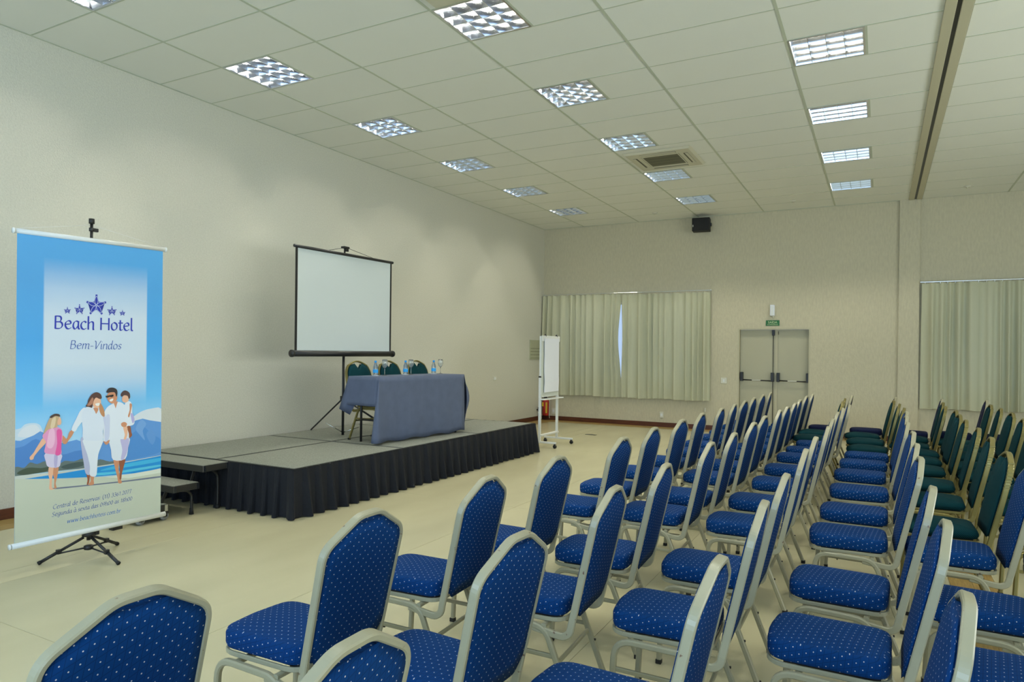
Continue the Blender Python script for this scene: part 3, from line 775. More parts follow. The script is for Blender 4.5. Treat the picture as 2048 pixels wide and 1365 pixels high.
    B('seat_pan', (xf + .07, xb - .03, -0.135, 0.135, 0.398, 0.4125), rubber_m, t)
    # leg frames
    for sg in (-1, 1):
        y = sg * 0.198
        path = fillet([(-0.548, y, 0.012), (-0.530, y, 0.386), (-0.235, y, 0.380), (-0.088, y, 0.012)], [0, 0.075, 0.085, 0], False, 6)
        lf = MB().rect(path, (0, 1, 0), 0.024, 0.024).build('leg_frame', fm, t)
        for (fx, fz) in ((-0.5485, 0), (-0.0865, 0)):
            B('rubber_foot', (fx - .014, fx + .014, y - .014, y + .014, 0.0, 0.022), rubber_m, lf, r=0.003)
        B('stacking_bumper', (-0.150, -0.142, y - 0.004, y + 0.004, 0.19, 0.198), rubber_m, lf)
        MB().rect([(-0.540, y, 0.270), (-0.188, y, 0.262)], (0, 1, 0), 0.018, 0.014).build('side_stretcher', fm, t)
        B('glide_bumper', (-0.428, -0.420, y - 0.004, y + 0.004, 0.252, 0.260), rubber_m, t)
    MB().rect([(-0.178, -0.198, 0.235), (-0.178, 0.198, 0.235)], (1, 0, 0), 0.018, 0.014).build('rear_stretcher', fm, t)
    MB().rect([(-0.24, -0.198, 0.382), (-0.24, 0.198, 0.382)], (1, 0, 0), 0.018, 0.022).build('seat_crossbar', fm, t)
    MB().rect([(-0.45, -0.198, 0.382), (-0.45, 0.198, 0.382)], (1, 0, 0), 0.018, 0.022).build('seat_crossbar', fm, t)
    return t
protos = {}
used = set()
def place_chair(kind, x, y, rz, label, group, z=0.0):
    if kind not in protos: protos[kind] = make_chair(kind); t = protos[kind]
    else: t = link_copy(protos[kind])
    t.location = (x, y, z); t.rotation_euler = (0, 0, rz); t['label'] = label; t['group'] = group
    return t
rowsx = {
 'A': (5.20, {0: (5.208, 0.992), 1: (5.138, 1.90), 2: (5.16, 2.70), 3: (5.18, 3.43), 4: (5.20, 4.45), 5: (5.20, 5.18), 6: (5.22, 5.96), 7: (5.22, 6.71), 8: (5.25, 7.49), 9: (5.26, 8.17), 10: (5.26, 8.88), 11: (5.26, 9.57), 12: (5.26, 10.35), 13: (5.26, 11.10)}),
 'B': (5.78, {0: (5.82, 1.04), 1: (5.74, 1.90), 2: (5.74, 2.78), 3: (5.76, 3.50), 4: (5.77, 4.52), 5: (5.80, 5.16), 6: (5.80, 6.05), 7: (5.79, 6.76), 8: (5.82, 7.59), 9: (5.83, 8.19), 10: (5.84, 8.85), 11: (5.83, 9.52), 12: (5.83, 10.42), 13: (5.86, 11.0)}),
 'C': (6.34, {1: (6.34, 1.95), 2: (6.34, 2.80), 3: (6.34, 3.50), 4: (6.34, 4.50), 5: (6.34, 5.22), 6: (6.37, 6.05), 7: (6.36, 6.82), 8: (6.36, 7.68), 9: (6.38, 8.30), 10: (6.42, 8.95), 11: (6.32, 9.66), 12: (6.32, 10.35), 13: (6.38, 11.05)}),
 'D': (6.94, {1: (6.92, 1.95), 2: (6.94, 2.80), 3: (6.94, 3.51), 4: (6.94, 4.52), 5: (6.95, 5.20), 6: (6.96, 6.04), 7: (6.95, 6.85), 8: (6.96, 7.58), 9: (6.98, 8.20), 10: (6.98, 8.88), 11: (6.95, 9.62), 12: (6.90, 10.33), 13: (6.93, 11.0)}),
 'E': (7.45, {1: (7.48, 1.93), 2: (7.48, 2.78), 3: (7.47, 3.50), 4: (7.44, 4.46), 5: (7.43, 5.14), 6: (7.45, 6.01), 7: (7.45, 6.74), 8: (7.44, 7.55), 9: (7.45, 8.25), 10: (7.47, 8.86), 11: (7.42, 9.50), 12: (7.45, 10.3), 13: (7.48, 10.95)}),
 'F': (7.96, {4: (7.98, 4.40), 5: (7.98, 5.15), 6: (7.98, 6.0), 7: (7.96, 6.74), 8: (7.94, 7.45), 9: (7.94, 8.02), 10: (7.97, 8.86), 11: (7.96, 9.56), 12: (7.94, 10.2), 13: (8.0, 11.1)}),
 'G': (8.50, {8: (8.5, 7.5), 9: (8.5, 8.15), 10: (8.5, 8.86), 11: (8.5, 9.56), 12: (8.5, 10.3), 13: (8.52, 11.05)}),
}
greens = {'C': {11, 12}, 'D': {10, 11, 12}, 'E': {5, 6, 7, 8, 9, 10, 11, 12}, 'F': {5, 6, 7, 8, 9, 10, 11, 12}, 'G': {8, 9, 10, 11, 12}}
ordn = ['first', 'second', 'third', 'fourth', 'fifth', 'sixth', 'seventh', 'eighth', 'ninth', 'tenth', 'eleventh', 'twelfth', 'thirteenth', 'fourteenth']
rown = {'A': 'nearest the stage', 'B': 'second from the stage', 'C': 'third from the stage', 'D': 'fourth from the stage', 'E': 'fifth from the stage', 'F': 'sixth from the stage', 'G': 'seventh from the stage'}
rc = random.Random(11)
for rk, (_, cells) in rowsx.items():
    for n_, (ci, (x, y)) in enumerate(sorted(cells.items())):
        if ci in greens.get(rk, ()): kind, desc = 'green', 'green padded gold-framed'
        elif ci == 13 and rk in 'CDEFG': kind, desc = 'navy', 'dark navy'
        else: kind, desc = 'blue', 'blue dotted cream-framed'
        pos = f'{ordn[n_]} from the camera' if ci != 13 else 'at the far end'
        if n_ == 0: pos = 'closest to the camera'
        place_chair(kind, x, y, math.radians(rc.uniform(-3, 3)), f'{desc} chair {pos}, row {rown[rk]}', {'blue': 'blue dotted audience chairs', 'green': 'green audience chairs', 'navy': 'dark navy audience chairs'}[kind])
for i, (x, y, l) in enumerate(((1.06, 6.50, 'green chair behind the left end of the stage table'), (1.07, 7.09, 'green chair behind the middle of the stage table'), (1.08, 7.69, 'green chair behind the right end of the stage table'))):
    place_chair('green', x, y, PI + math.radians(-3), l, 'green chairs behind the stage table', SZ)

# ------------------------------------------------------------------ projection screen on tripod
SA, SB = Vector((0.89, 5.649, 0)), Vector((0.964, 7.281, 0)); dS = (SB - SA).normalized(); nS = Vector((dS.y, -dS.x, 0))
ps = thing('projection_screen', 'white projection screen with black edges on a tripod, on stage', 'projection screen')
def sp_(s, z, o=0.0): p = SA.lerp(SB, s) + nS * o; return Vector((p.x, p.y, z))
zt, zbm = 2.695, 1.475
MB().add([sp_(0.018, zbm + .02, .004), sp_(0.982, zbm + .02, .004), sp_(0.982, zt, .004), sp_(0.018, zt, .004), sp_(0.018, zbm + .02, 0), sp_(0.982, zbm + .02, 0), sp_(0.982, zt, 0), sp_(0.018, zt, 0)],
         [(0, 1, 2, 3), (7, 6, 5, 4), (0, 4, 5, 1), (1, 5, 6, 2), (2, 6, 7, 3), (3, 7, 4, 0)]).build('screen_fabric', screen_m, ps)
for s0, s1 in ((0.0, 0.0185), (0.9815, 1.0)):
    MB().add([sp_(s0, zbm + .02, .005), sp_(s1, zbm + .02, .005), sp_(s1, zt, .005), sp_(s0, zt, .005), sp_(s0, zbm + .02, -.001), sp_(s1, zbm + .02, -.001), sp_(s1, zt, -.001), sp_(s0, zt, -.001)],
             [(0, 1, 2, 3), (7, 6, 5, 4), (0, 4, 5, 1), (1, 5, 6, 2), (2, 6, 7, 3), (3, 7, 4, 0)]).build('black_border', black_m, ps)
MB().tube([sp_(-0.015, zt, .004), sp_(1.012, zt, .004)], 0.018, 8).build('top_bar', black_m, ps)
MB().tube([sp_(-0.022, zbm, .0), sp_(1.022, zbm, .0)], 0.036, 14).build('roller_case', black_m, ps)
for s in (-0.022, 1.022): MB().tube([sp_(s - .008, zbm), sp_(s + .008, zbm)], 0.042, 14).build('end_cap', black_m, ps)
pole = Vector((0.888, 6.48, 0)); 
MB().tube([(pole.x - .02, pole.y, SZ + .02), (pole.x - .02, pole.y, 1.6)], 0.016, 10).build('pole', black_m, ps)
MB().tube([(pole.x - .02, pole.y, 1.5), (pole.x - .02, pole.y, 2.80)], 0.011, 10).build('inner_pole', black_m, ps)
MB().bev(pole.x - .03, pole.x + .03, pole.y - .06, pole.y + .035, 2.775, 2.80, .005).bev(pole.x - .01, pole.x + .02, pole.y - .01, pole.y + .03, 2.74, 2.79, .004).build('top_hook', black_m, ps)
MB().tube([sp_(0.3, zt + .012, 0), (pole.x, pole.y, 2.79), sp_(0.8, zt + .012, 0)], 0.003, 5).build('hanging_cord', black_m, ps)
MB().bev(pole.x - .045, pole.x + .005, pole.y - .03, pole.y + .03, 0.88, 0.95, .006).build('leg_collar', black_m, ps)
for f in ((0.07, 6.75, SZ + .008), (0.98, 7.32, SZ + .008), (1.36, 6.95, SZ + .008)):
    MB().tube([(pole.x - .02, pole.y, 0.92), f], 0.010, 8).build('tripod_leg', black_m, ps)
for f in ((0.72, 6.33, 0.62), (1.02, 6.60, 0.56)):
    MB().tube([(pole.x - .02, pole.y, SZ + .05), f], 0.006, 6).build('chrome_brace', chrome_m, ps)

# ------------------------------------------------------------------ flip chart
fc = thing('flip_chart', 'white wheeled flip chart stand with blank paper, right of stage', 'flip chart')
fx = 1.95; ya, yb = 9.84, 10.50
for y in (ya, yb):
    MB().box(fx - .018, fx + .018, y - .016, y + .016, 0.09, 1.14).build('post', white_m, fc)
    MB().box(fx - .012, fx + .012, y - .011, y + .011, 1.10, 1.78).build('upper_post', white_m, fc)
    bb = MB().bev(1.72, 2.24, y - .018, y + .018, 0.07, 0.10, .004).build('base_bar', white_m, fc)
    for x in (1.74, 2.22):
        MB().tube([(x, y - .012, 0.03), (x, y + .012, 0.03)], 0.03, 14).build('caster', black_m, fc)
        B('caster_bracket', (x - .012, x + .012, y - .018, y + .018, 0.045, 0.072), black_m, fc)
B('board', (fx + .012, fx + .024, ya - .005, yb + .005, 0.80, 1.785), board_m, fc)
B('clamp_bar', (fx + .024, fx + .036, ya - .01, yb + .01, 1.70, 1.79), white_m, fc, r=.003)
pp = MB(); nn = 10
vs = []; fs = []
for k in range(nn + 1):
    z = 1.745 - 0.87 * k / nn; o = 0.004 + 0.012 * (k / nn) ** 2 * math.sin(k)
    vs += [(fx + .037 + abs(o), ya + .06, z), (fx + .037 + abs(o) * .6, yb - .045, z + .004)]
for k in range(nn): fs.append((2 * k, 2 * k + 1, 2 * k + 3, 2 * k + 2))
o = pp.add(vs, fs).build('paper_pad', paper_m, fc); md = o.modifiers.new('s', 'SOLIDIFY'); md.thickness = .006
for y in (ya + .13, yb - .10): MB().lathe([(0.018, 1.775), (0.020, 1.79), (0.012, 1.815), (0, 1.818)], fx + .02, y, 10).build('clamp_knob', black_m, fc)
B('pen_tray', (fx + .012, fx + .10, ya - .03, yb + .05, 0.758, 0.775), white_m, fc, r=.003)
B('lower_bar', (fx - .02, fx + .04, ya, yb, 0.175, 0.20), white_m, fc, r=.003)
for y in (ya, yb): B('height_clamp', (fx - .02, fx + .022, y - .02, y + .02, 1.115, 1.14), black_m, fc)

# ------------------------------------------------------------------ curtains
def curtain(x0, x1, z0, z1, y, seed, label, dens=9.0, edge=0.0):
    rnd = random.Random(seed); n = int((x1 - x0) * 70); ph = rnd.uniform(0, 6); nz = 14
    xsn = [x0 + (x1 - x0) * i / n for i in range(n + 1)]
    phase = []; a = ph
    for i in range(n + 1):
        phase.append(a); a += 2 * PI * dens * (x1 - x0) / n * (1 + 0.45 * math.sin(i * 0.11 + seed) + 0.25 * math.sin(i * 0.37 + seed * 2))
    amp = [0.048 + 0.016 * math.sin(i * 0.13 + seed * 1.7) for i in range(n + 1)]
    vs = []; fs = []
    for k in range(nz + 1):
        t = k / nz; z = z1 - (z1 - z0) * t
        for i in range(n + 1):
            p = phase[i]; A = amp[i] * (0.55 + 0.45 * min(1, t * 3)) * (1 + 0.15 * math.sin(t * 3 + i * .05))
            d = math.sin(p + 0.25 * math.sin(2.2 * t + i * 0.02)); d = math.copysign(abs(d) ** 0.75, d)
            zz = z + (0.008 * math.sin(i * .09 + seed) if k == nz else 0) + (0.006 * math.sin(p) if k == 0 else 0)
            vs.append((xsn[i] + 0.012 * math.cos(p) * t + edge * math.sin(PI * min(1, t * 1.15)) ** 2 * math.exp(-((xsn[i] - x0) if edge > 0 else (x1 - xsn[i])) * 6), y - A * d, zz))
    m = n + 1
    for k in range(nz):
        for i in range(n): fs.append((k * m + i, (k + 1) * m + i, (k + 1) * m + i + 1, k * m + i + 1))
    o = MB().add(vs, fs, 0, True).build('curtain', curtain_m)
    tag(o, label, 'curtain', 'pleated beige-green curtains')
    hk = MB(); 
    for i in range(int((x1 - x0) / 0.11)):
        xx = x0 + 0.05 + i * 0.11; hk.bev(xx - .004, xx + .004, y - .012, y + .006, z1 - .01, z1 + .014, .002)
    hk.build('curtain_hooks', chrome_m, o)
    return o
curtain(0.035, 1.868, 0.585, 2.785, 13.90, 1, 'left pleated beige-green curtain, next to the room corner', 6.2, -0.07)
curtain(1.878, 3.735, 0.585, 2.765, 13.88, 2, 'pleated beige-green curtain just left of the emergency door', 6.4, 0.02)
curtain(7.36, 9.9, 0.62, 2.80, 13.88, 5, 'pleated beige-green curtain right of the pilaster', 6.0)
for x0, x1, z, l in ((0.02, 3.76, 2.805, 'thin metal curtain rail above the left pair of curtains'), (7.33, 9.95, 2.825, 'thin metal curtain rail above the right-hand curtain')):
    r_ = MB().bev(x0, x1, 13.885, 13.905, z - .008, z + .008, .003).build('curtain_rail', chrome_m); tag(r_, l, 'curtain rail', 'curtain rails')
    for xx in (x0 + .05, (x0 + x1) / 2, x1 - .05): B('rail_bracket', (xx - .01, xx + .01, 13.9, 14.0, z - .005, z + .005), chrome_m, r_)

# ------------------------------------------------------------------ wall fittings
sk = thing('loudspeaker', 'black loudspeaker under the ceiling on the far wall', 'loudspeaker', (3.56, 13.80, 4.10), math.radians(6))
MB().bev(-0.17, 0.17, -0.12, 0.10, -0.13, 0.13, .012).build('cabinet', mat('speaker_black', (0.006, 0.006, 0.007), 0.6), sk)
MB().bev(-0.158, 0.158, -0.128, -0.119, -0.118, 0.118, .004).build('grille', mat('speaker_grille', (0.012, 0.012, 0.013), 0.8, bump=(400, .6, .002)), sk)
MB().bev(0.165, 0.195, -0.04, 0.06, -0.03, 0.03, .004).tube([(0, 0.10, 0), (0, 0.19, 0)], 0.02, 8).build('bracket', black_m, sk)
B('maker_plate', (-0.155, -0.142, -0.1295, -0.1275, -0.05, -0.01), plate_m, sk)
el = tag(MB().bev(4.853, 4.938, 13.93, 14.0, 2.275, 2.49, .012).build('emergency_lamp', lamp_m), 'small white emergency lamp above the green exit sign', 'lamp')
B('lamp_core', (4.878, 4.913, 13.924, 13.931, 2.29, 2.47), white_m, el)
MB().tube([(4.905, 13.975, 2.245), (4.905, 13.975, 2.28)], 0.018, 8).build('test_button', plate_m, el)
sg_ = tag(B('exit_sign', (4.775, 5.022, 13.988, 14.0, 2.087, 2.193), green_m, r=.002), 'green emergency exit sign above the double door', 'sign')
def bfont(txt, w, x, z, y, parent, m, name='sign_lettering', cap=None):
    cu = bpy.data.curves.new(name, 'FONT'); cu.body = txt; cu.size = 1; cu.align_x = 'CENTER'; cu.extrude = 0.0; cu.resolution_u = 3
    o = bpy.data.objects.new(name, cu); COL.objects.link(o); bpy.context.view_layer.update()
    me = bpy.data.meshes.new_from_object(o); bpy.data.objects.remove(o)
    xs_ = [v.co.x for v in me.vertices]; k = w / (max(xs_) - min(xs_)); ys_ = [v.co.y for v in me.vertices]; kz = cap / max(ys_) if cap else k
    for v in me.vertices: v.co = Vector((x + v.co.x * k, y, z + v.co.y * kz))
    me.materials.clear(); me.materials.append(m)
    o = bpy.data.objects.new(name, me); COL.objects.link(o); o.parent = parent; return o
bfont('SAÍDA', 0.165, 4.898, 2.133, 13.9865, sg_, signtext_m, cap=0.052)
bfont('DE EMERGÊNCIA', 0.19, 4.898, 2.100, 13.9865, sg_, signtext_m, cap=0.024)
def plate(name, dims, label, cat='outlet'):
    o = tag(B(name, dims, plate_m, r=.003), label, cat); return o
o = plate('light_switch', (3.94, 4.055, 13.985, 14.0, 0.945, 1.06), 'square white switch plate left of the emergency door', 'switch')
B('switch_rocker', (3.98, 4.015, 13.98, 13.986, 0.975, 1.03), white_m, o)
o = plate('wall_outlet', (2.71, 2.785, 13.985, 14.0, 0.19, 0.315), 'white wall outlet under the curtain nearest the door')
B('outlet_face', (2.725, 2.77, 13.981, 13.986, 0.225, 0.28), white_m, o)
o = plate('wall_outlet', (0.235, 0.32, 13.985, 14.0, 0.14, 0.27), 'white wall outlet beside the red fire extinguisher')
B('outlet_face', (0.255, 0.30, 13.981, 13.986, 0.18, 0.235), white_m, o)
o = plate('wall_outlet', (0.0, 0.012, 11.72, 11.85, 0.95, 1.03), 'cream wall outlet on the stage wall right of the table')
B('outlet_face', (0.011, 0.015, 11.75, 11.82, 0.965, 1.015), white_m, o)
o = tag(B('wall_panel', (0.0, 0.02, 13.30, 13.86, 1.36, 1.79), greyplate_m, r=.004), 'grey-green wall panel behind the flip chart', 'wall panel')
for z in (1.46, 1.53, 1.60): B('panel_groove', (0.018, 0.0215, 13.32, 13.84, z, z + .008), acdark_m, o)
B('panel_groove', (0.018, 0.0215, 13.32, 13.84, 1.39, 1.395), acdark_m, o)
o = tag(B('curtain_cord_weight', (3.63, 3.655, 13.96, 13.98, 0.36, 0.44), plate_m, r=.004), 'tiny white cord weight below the right edge of the left curtains', 'cord weight')
# fire extinguisher
ex = thing('fire_extinguisher', 'red fire extinguisher behind the flip chart in the corner', 'fire extinguisher', (0.125, 13.90, 0))
MB().lathe([(0, 0.10), (0.07, 0.10), (0.076, 0.12), (0.076, 0.42), (0.06, 0.455), (0.025, 0.475), (0.02, 0.49), (0, 0.49)], n=20).build('cylinder', red_m, ex)
MB().bev(-.06, -.02, -.075, -.068, .31, .40, .002).bev(.03, .065, -.075, -.06, .16, .40, .002).build('instruction_label', yellow_m, ex)
MB().bev(-.05, .03, -.015, .015, .485, .53, .006).build('valve', black_m, ex)
MB().tube(smooth_path([(0.02, 0, .51), (0.09, -.02, .49), (.11, -.03, .4), (.10, -.03, .15), (.115, -.04, .05)]), .006, 6).build('hose', plate_m, ex)
MB().tube(smooth_path([(-0.02, 0, .12), (-0.085, -.02, .10), (-.09, -.02, .02)]), .005, 6).build('bracket_wire', plate_m, ex)
# black stand-pipe valve low on the stage wall
vv = thing('hose_valve', 'small black hanging hose fitting low in the corner', 'valve', (0.0, 13.70, 0.0))
MB().tube([(0.0, 0, .24), (0.05, 0, .24)], .012, 8).bev(.035, .06, -.03, .03, .20, .28, .005).build('valve_body', black_m, vv)
MB().tube(smooth_path([(.05, 0, .21), (.06, .04, .16), (.06, .05, .10), (.06, 0, .075), (.06, -.05, .11), (.06, -.03, .17)]), .008, 6).build('hose_loop', black_m, vv)
MB().tube(smooth_path([(.05, -.02, .27), (.06, -.06, .30), (.05, -.05, .24)]), .006, 6).build('lever', black_m, vv)

# ------------------------------------------------------------------ banner
PL, PR = Vector((1.781, 2.386, 0)), Vector((1.820, 3.385, 0)); zT0, zT1, zB0, zB1 = 2.262, 2.276, 0.222, 0.230
dB = (PR - PL).normalized(); nB = Vector((dB.y, -dB.x, 0))
def bp(s, t, o=0.0):
    p = PL.lerp(PR, s) + nB * o; z = (zT0 * (1 - s) + zT1 * s) * (1 - t) + (zB0 * (1 - s) + zB1 * s) * t
    return Vector((p.x, p.y, z))
HB = [0.0029351655, 2.8313493e-05, -0.11598151, -0.00019680868, 0.0016082081, -0.74575308, -0.00052089889, 1.522234e-05]
def pst(u, v):
    w = HB[6] * u + HB[7] * v + 1; return ((HB[0] * u + HB[1] * v + HB[2]) / w, (HB[3] * u + HB[4] * v + HB[5]) / w)
bn = thing('roll_up_banner', 'tall blue hotel welcome banner on a black tripod', 'banner')
def banner_mat():
    m = bpy.data.materials.new('banner_print'); m.use_nodes = True
    nt = m.node_tree; N = nt.nodes; L = nt.links; b = N['Principled BSDF']; b.inputs['Roughness'].default_value = 0.42
    uv = N.new('ShaderNodeUVMap'); uv.uv_map = 'UVMap'; sp = N.new('ShaderNodeSeparateXYZ'); L.new(uv.outputs[0], sp.inputs[0])
    def ramp(src, stops):
        r = N.new('ShaderNodeValToRGB'); r.color_ramp.interpolation = 'LINEAR'
        while len(r.color_ramp.elements) > 1: r.color_ramp.elements.remove(r.color_ramp.elements[0])
        r.color_ramp.elements[0].position = stops[0][0]; r.color_ramp.elements[0].color = stops[0][1]
        for p, c in stops[1:]:
            e = r.color_ramp.elements.new(p); e.color = c
        L.new(src, r.inputs[0]); return r.outputs[0]
    sky = ramp(sp.outputs[1], [(0.0, lin((78, 165, 228))), (0.15, lin((70, 158, 222))), (0.35, lin((60, 160, 228))), (0.55, lin((100, 185, 240))), (0.68, lin((165, 212, 245))), (0.80, lin((185, 220, 240)))])
    g = lambda v: (v, v, v, 1)
    # soft-edged white panel
    pt = ramp(sp.outputs[1], [(0.07, g(0)), (0.17, g(0.62)), (0.26, g(0.95)), (0.42, g(0.95)), (0.48, g(0.7)), (0.57, g(0.04)), (0.60, g(0))])
    psx = ramp(sp.outputs[0], [(0.158, g(0)), (0.166, g(1)), (0.873, g(1)), (0.880, g(0))])
    ml = N.new('ShaderNodeMath'); ml.operation = 'MULTIPLY'; L.new(pt, ml.inputs[0]); L.new(psx, ml.inputs[1])
    m1 = N.new('ShaderNodeMix'); m1.data_type = 'RGBA'; L.new(ml.outputs[0], m1.inputs[0]); L.new(sky, m1.inputs[6]); m1.inputs[7].default_value = lin((206, 218, 232))
    L.new(m1.outputs[2], b.inputs['Base Color'])
    return m
vs = []; fs = []; uvs = []; ns, ntt = 8, 20
for j in range(ntt + 1):
    for i in range(ns + 1): vs.append(bp(i / ns, j / ntt))
for j in range(ntt):
    for i in range(ns):
        a = j * (ns + 1) + i; fs.append((a, a + ns + 1, a + ns + 2, a + 1))
        uvs.append([(i / ns, j / ntt), (i / ns, (j + 1) / ntt), ((i + 1) / ns, (j + 1) / ntt), ((i + 1) / ns, j / ntt)])
sheet = MB().add(vs, fs, 0, True, None, uvs).build('printed_sheet', banner_mat(), bn)
MB().add([tuple(Vector(v) - nB * 0.0015) for v in vs], [f[::-1] for f in fs], 0, True).build('sheet_back', white_m, bn)
MB().tube([bp(-0.02, -0.004, 0.0), bp(1.02, -0.004, 0.0)], 0.016, 10).build('top_rail', white_m, bn)
MB().tube([bp(-0.025, 1.004, 0.0), bp(1.03, 1.004, 0.0)], 0.019, 10).build('bottom_rail', white_m, bn)
for s, t in ((-0.02, -0.004), (1.02, -0.004), (-0.025, 1.004), (1.03, 1.004)): MB().tube([bp(s - .006, t), bp(s + .006, t)], 0.019, 10).build('rail_cap', white_m, bn)
pc = PL.lerp(PR, 0.4844) - nB * 0.035
MB().tube([(pc.x, pc.y, 0.14), (pc.x, pc.y, 2.0)], 0.014, 10).build('pole', black_m, bn)
MB().tube([(pc.x, pc.y, 1.9), (pc.x, pc.y, 2.41)], 0.010, 10).build('inner_pole', black_m, bn)
MB().tube([(pc.x, pc.y, 2.40), (pc.x, pc.y, 2.435)], 0.019, 10).tube([(pc.x, pc.y, 2.345), (pc.x, pc.y, 2.37)], 0.017, 10).bev(pc.x - .01, pc.x + .01, pc.y + .01, pc.y + .045, 2.345, 2.37, .003).build('pole_cap', black_m, bn)
MB().tube([bp(-0.018, -0.01, 0.0), (pc.x, pc.y, 2.39)], 0.0012, 4).tube([(pc.x, pc.y, 2.39), bp(1.018, -0.01, 0)], 0.0012, 4).build('hanging_cord', white_m, bn)
MB().lathe([(0.018, 0.07), (0.03, 0.075), (0.03, 0.10), (0.018, 0.105)], pc.x, pc.y, 12).build('lower_collar', black_m, bn)
MB().lathe([(0.02, 0.165), (0.042, 0.17), (0.042, 0.19), (0.026, 0.215), (0.018, 0.23)], pc.x, pc.y, 12).bev(pc.x + .01, pc.x + .03, pc.y + .03, pc.y + .06, .17, .225, .003).build('upper_collar', black_m, bn)
for fx_, fy_ in ((1.60, 2.623), (2.075, 2.902), (1.593, 3.19)):
    f = Vector((fx_, fy_, 0.010)); tpt = Vector((pc.x, pc.y, 0.178)); d = (f - tpt)
    mid = tpt + d * 0.60
    lg = MB().tube([tpt + d * 0.1, mid], 0.010, 8).build('tripod_leg', black_m, bn)
    MB().tube([mid - d * .05, f], 0.0115, 8).build('lower_tube', black_m, lg)
    MB().tube([f - d * .05, f], 0.014, 8).build('rubber_foot', rubber_m, lg)
    MB().tube([(pc.x, pc.y, 0.088), mid - Vector((0, 0, .012))], 0.006, 6).build('brace', black_m, lg)
    MB().bev(mid.x - .014, mid.x + .014, mid.y - .014, mid.y + .014, mid.z - .016, mid.z + .016, .003).build('leg_joint', black_m, lg)

# printed artwork: flat colour shapes laid on the sheet. coordinates read in a 1322x1365 enlargement of the print
class Art:
    def __init__(s): s.mb = MB(); s.cols = []; s.k = 0
    def poly(s, pts, rgb, lay=None, sm=True, kx=20.0, ky=760.0, sc=4.2646):
        if kx == 20.0: pts = [(x + 30 if x >= 1240 else (x - 20 if x <= 44 else x), y) for x, y in pts]
        P = [Vector((x, y, 0)) for x, y in pts]
        if sm and len(P) > 3: P = smooth_path(P, True, 3)
        s.k = lay if lay is not None else s.k + 1
        me = bmesh.new(); vs = []
        for p in P:
            st_ = pst(kx + p.x / sc, ky + p.y / sc); vs.append(me.verts.new((st_[0], st_[1], 0)))
        try: f = me.faces.new(vs)
        except ValueError: me.free(); return
        res = bmesh.ops.triangulate(me, faces=[f]); me.verts.index_update()
        out = [bp(min(1, max(0, v.co.x)), v.co.y, 0.0006 + 0.00013 * s.k) for v in me.verts]
        n0 = len(s.mb.f)
        fl = [[v.index for v in ff.verts] for ff in me.faces]
        ff2 = []
        for t3 in fl:
            a, b_, c = [out[i] for i in t3]
            if (b_ - a).cross(c - a).dot(nB) < 0: t3 = t3[::-1]
            ff2.append(t3)
        key = tuple(rgb)
        if key not in s.cols: s.cols.append(key)
        s.mb.add(out, ff2, s.cols.index(key)); me.free()
    def build(s, name, parent):
        ms = [mat('print_%d_%d_%d' % c, c, 0.45) for c in s.cols]
        return s.mb.build(name, ms, parent)
A = Art(); SK = (205, 140, 105); SKL = (232, 180, 150); SKD = (150, 85, 55); WH = (222, 228, 240); WS = (190, 196, 225)
# cloud puffs, mountains, bush line, sea, sand
A.poly([(40, 505), (35, 430), (90, 410), (130, 375), (200, 365), (250, 380), (275, 430), (290, 500), (180, 520)], (196, 214, 232))
A.poly([(70, 480), (100, 420), (160, 385), (225, 385), (255, 440), (200, 480)], (214, 220, 232))
A.poly([(1035, 330), (1080, 290), (1130, 265), (1190, 250), (1246, 250), (1246, 380), (1150, 380), (1060, 370)], (214, 220, 230))
A.poly([(35, 515), (90, 515), (150, 490), (200, 470), (255, 435), (300, 455), (440, 540), (560, 510), (640, 545), (780, 520), (900, 440), (1000, 380), (1060, 350), (1120, 335), (1180, 350), (1246, 365), (1250, 660), (900, 720), (600, 760), (35, 790)], (92, 148, 214), sm=False)
A.poly([(35, 600), (120, 560), (220, 500), (300, 560), (420, 640), (600, 600), (700, 690), (400, 760), (36, 760)], (70, 128, 200))
A.poly([(900, 600), (960, 520), (1060, 440), (1120, 400), (1200, 470), (1250, 520), (1250, 620), (1050, 680), (880, 700)], (74, 138, 208))
A.poly([(1060, 420), (1105, 345), (1150, 380), (1120, 440), (1140, 520), (1100, 480)], (112, 160, 218))
A.poly([(1150, 470), (1200, 430), (1230, 500), (1200, 560)], (94, 148, 212))
A.poly([(36, 760), (60, 735), (120, 745), (170, 700), (230, 715), (300, 690), (400, 720), (460, 690), (540, 695), (620, 670), (700, 700), (760, 680), (840, 700), (930, 690), (930, 720), (700, 745), (520, 765), (300, 785), (180, 800), (36, 825)], (96, 112, 112))
A.poly([(60, 790), (150, 745), (260, 750), (330, 740), (300, 780), (120, 805)], (60, 76, 62))
A.poly([(430, 740), (520, 710), (620, 700), (610, 735), (480, 760)], (62, 82, 84))
A.poly([(34, 820), (200, 800), (400, 785), (620, 755), (850, 722), (1050, 690), (1250, 650), (1252, 680), (1000, 712), (700, 750), (420, 800), (200, 838), (34, 850)], (200, 205, 200), sm=False)
A.poly([(120, 842), (300, 815), (450, 795), (640, 765), (860, 730), (1060, 695), (1252, 655), (1256, 760), (1100, 800), (900, 815), (700, 830), (430, 838)], (18, 140, 214), sm=False)
A.poly([(900, 735), (1252, 672), (1254, 700), (1000, 748), (760, 780)], (60, 175, 224))
A.poly([(700, 800), (900, 785), (1100, 755), (1254, 730), (1255, 745), (1050, 785), (860, 810), (700, 818)], (84, 190, 226))
A.poly([(34, 845), (400, 843), (800, 830), (1050, 810), (1256, 762), (1262, 1100), (1268, 1180), (700, 1290), (44, 1420), (40, 1400)], (196, 202, 186), sm=False)
A.poly([(800, 835), (1000, 812), (1255, 765), (1256, 800), (1000, 845)], (216, 222, 210), sm=False)
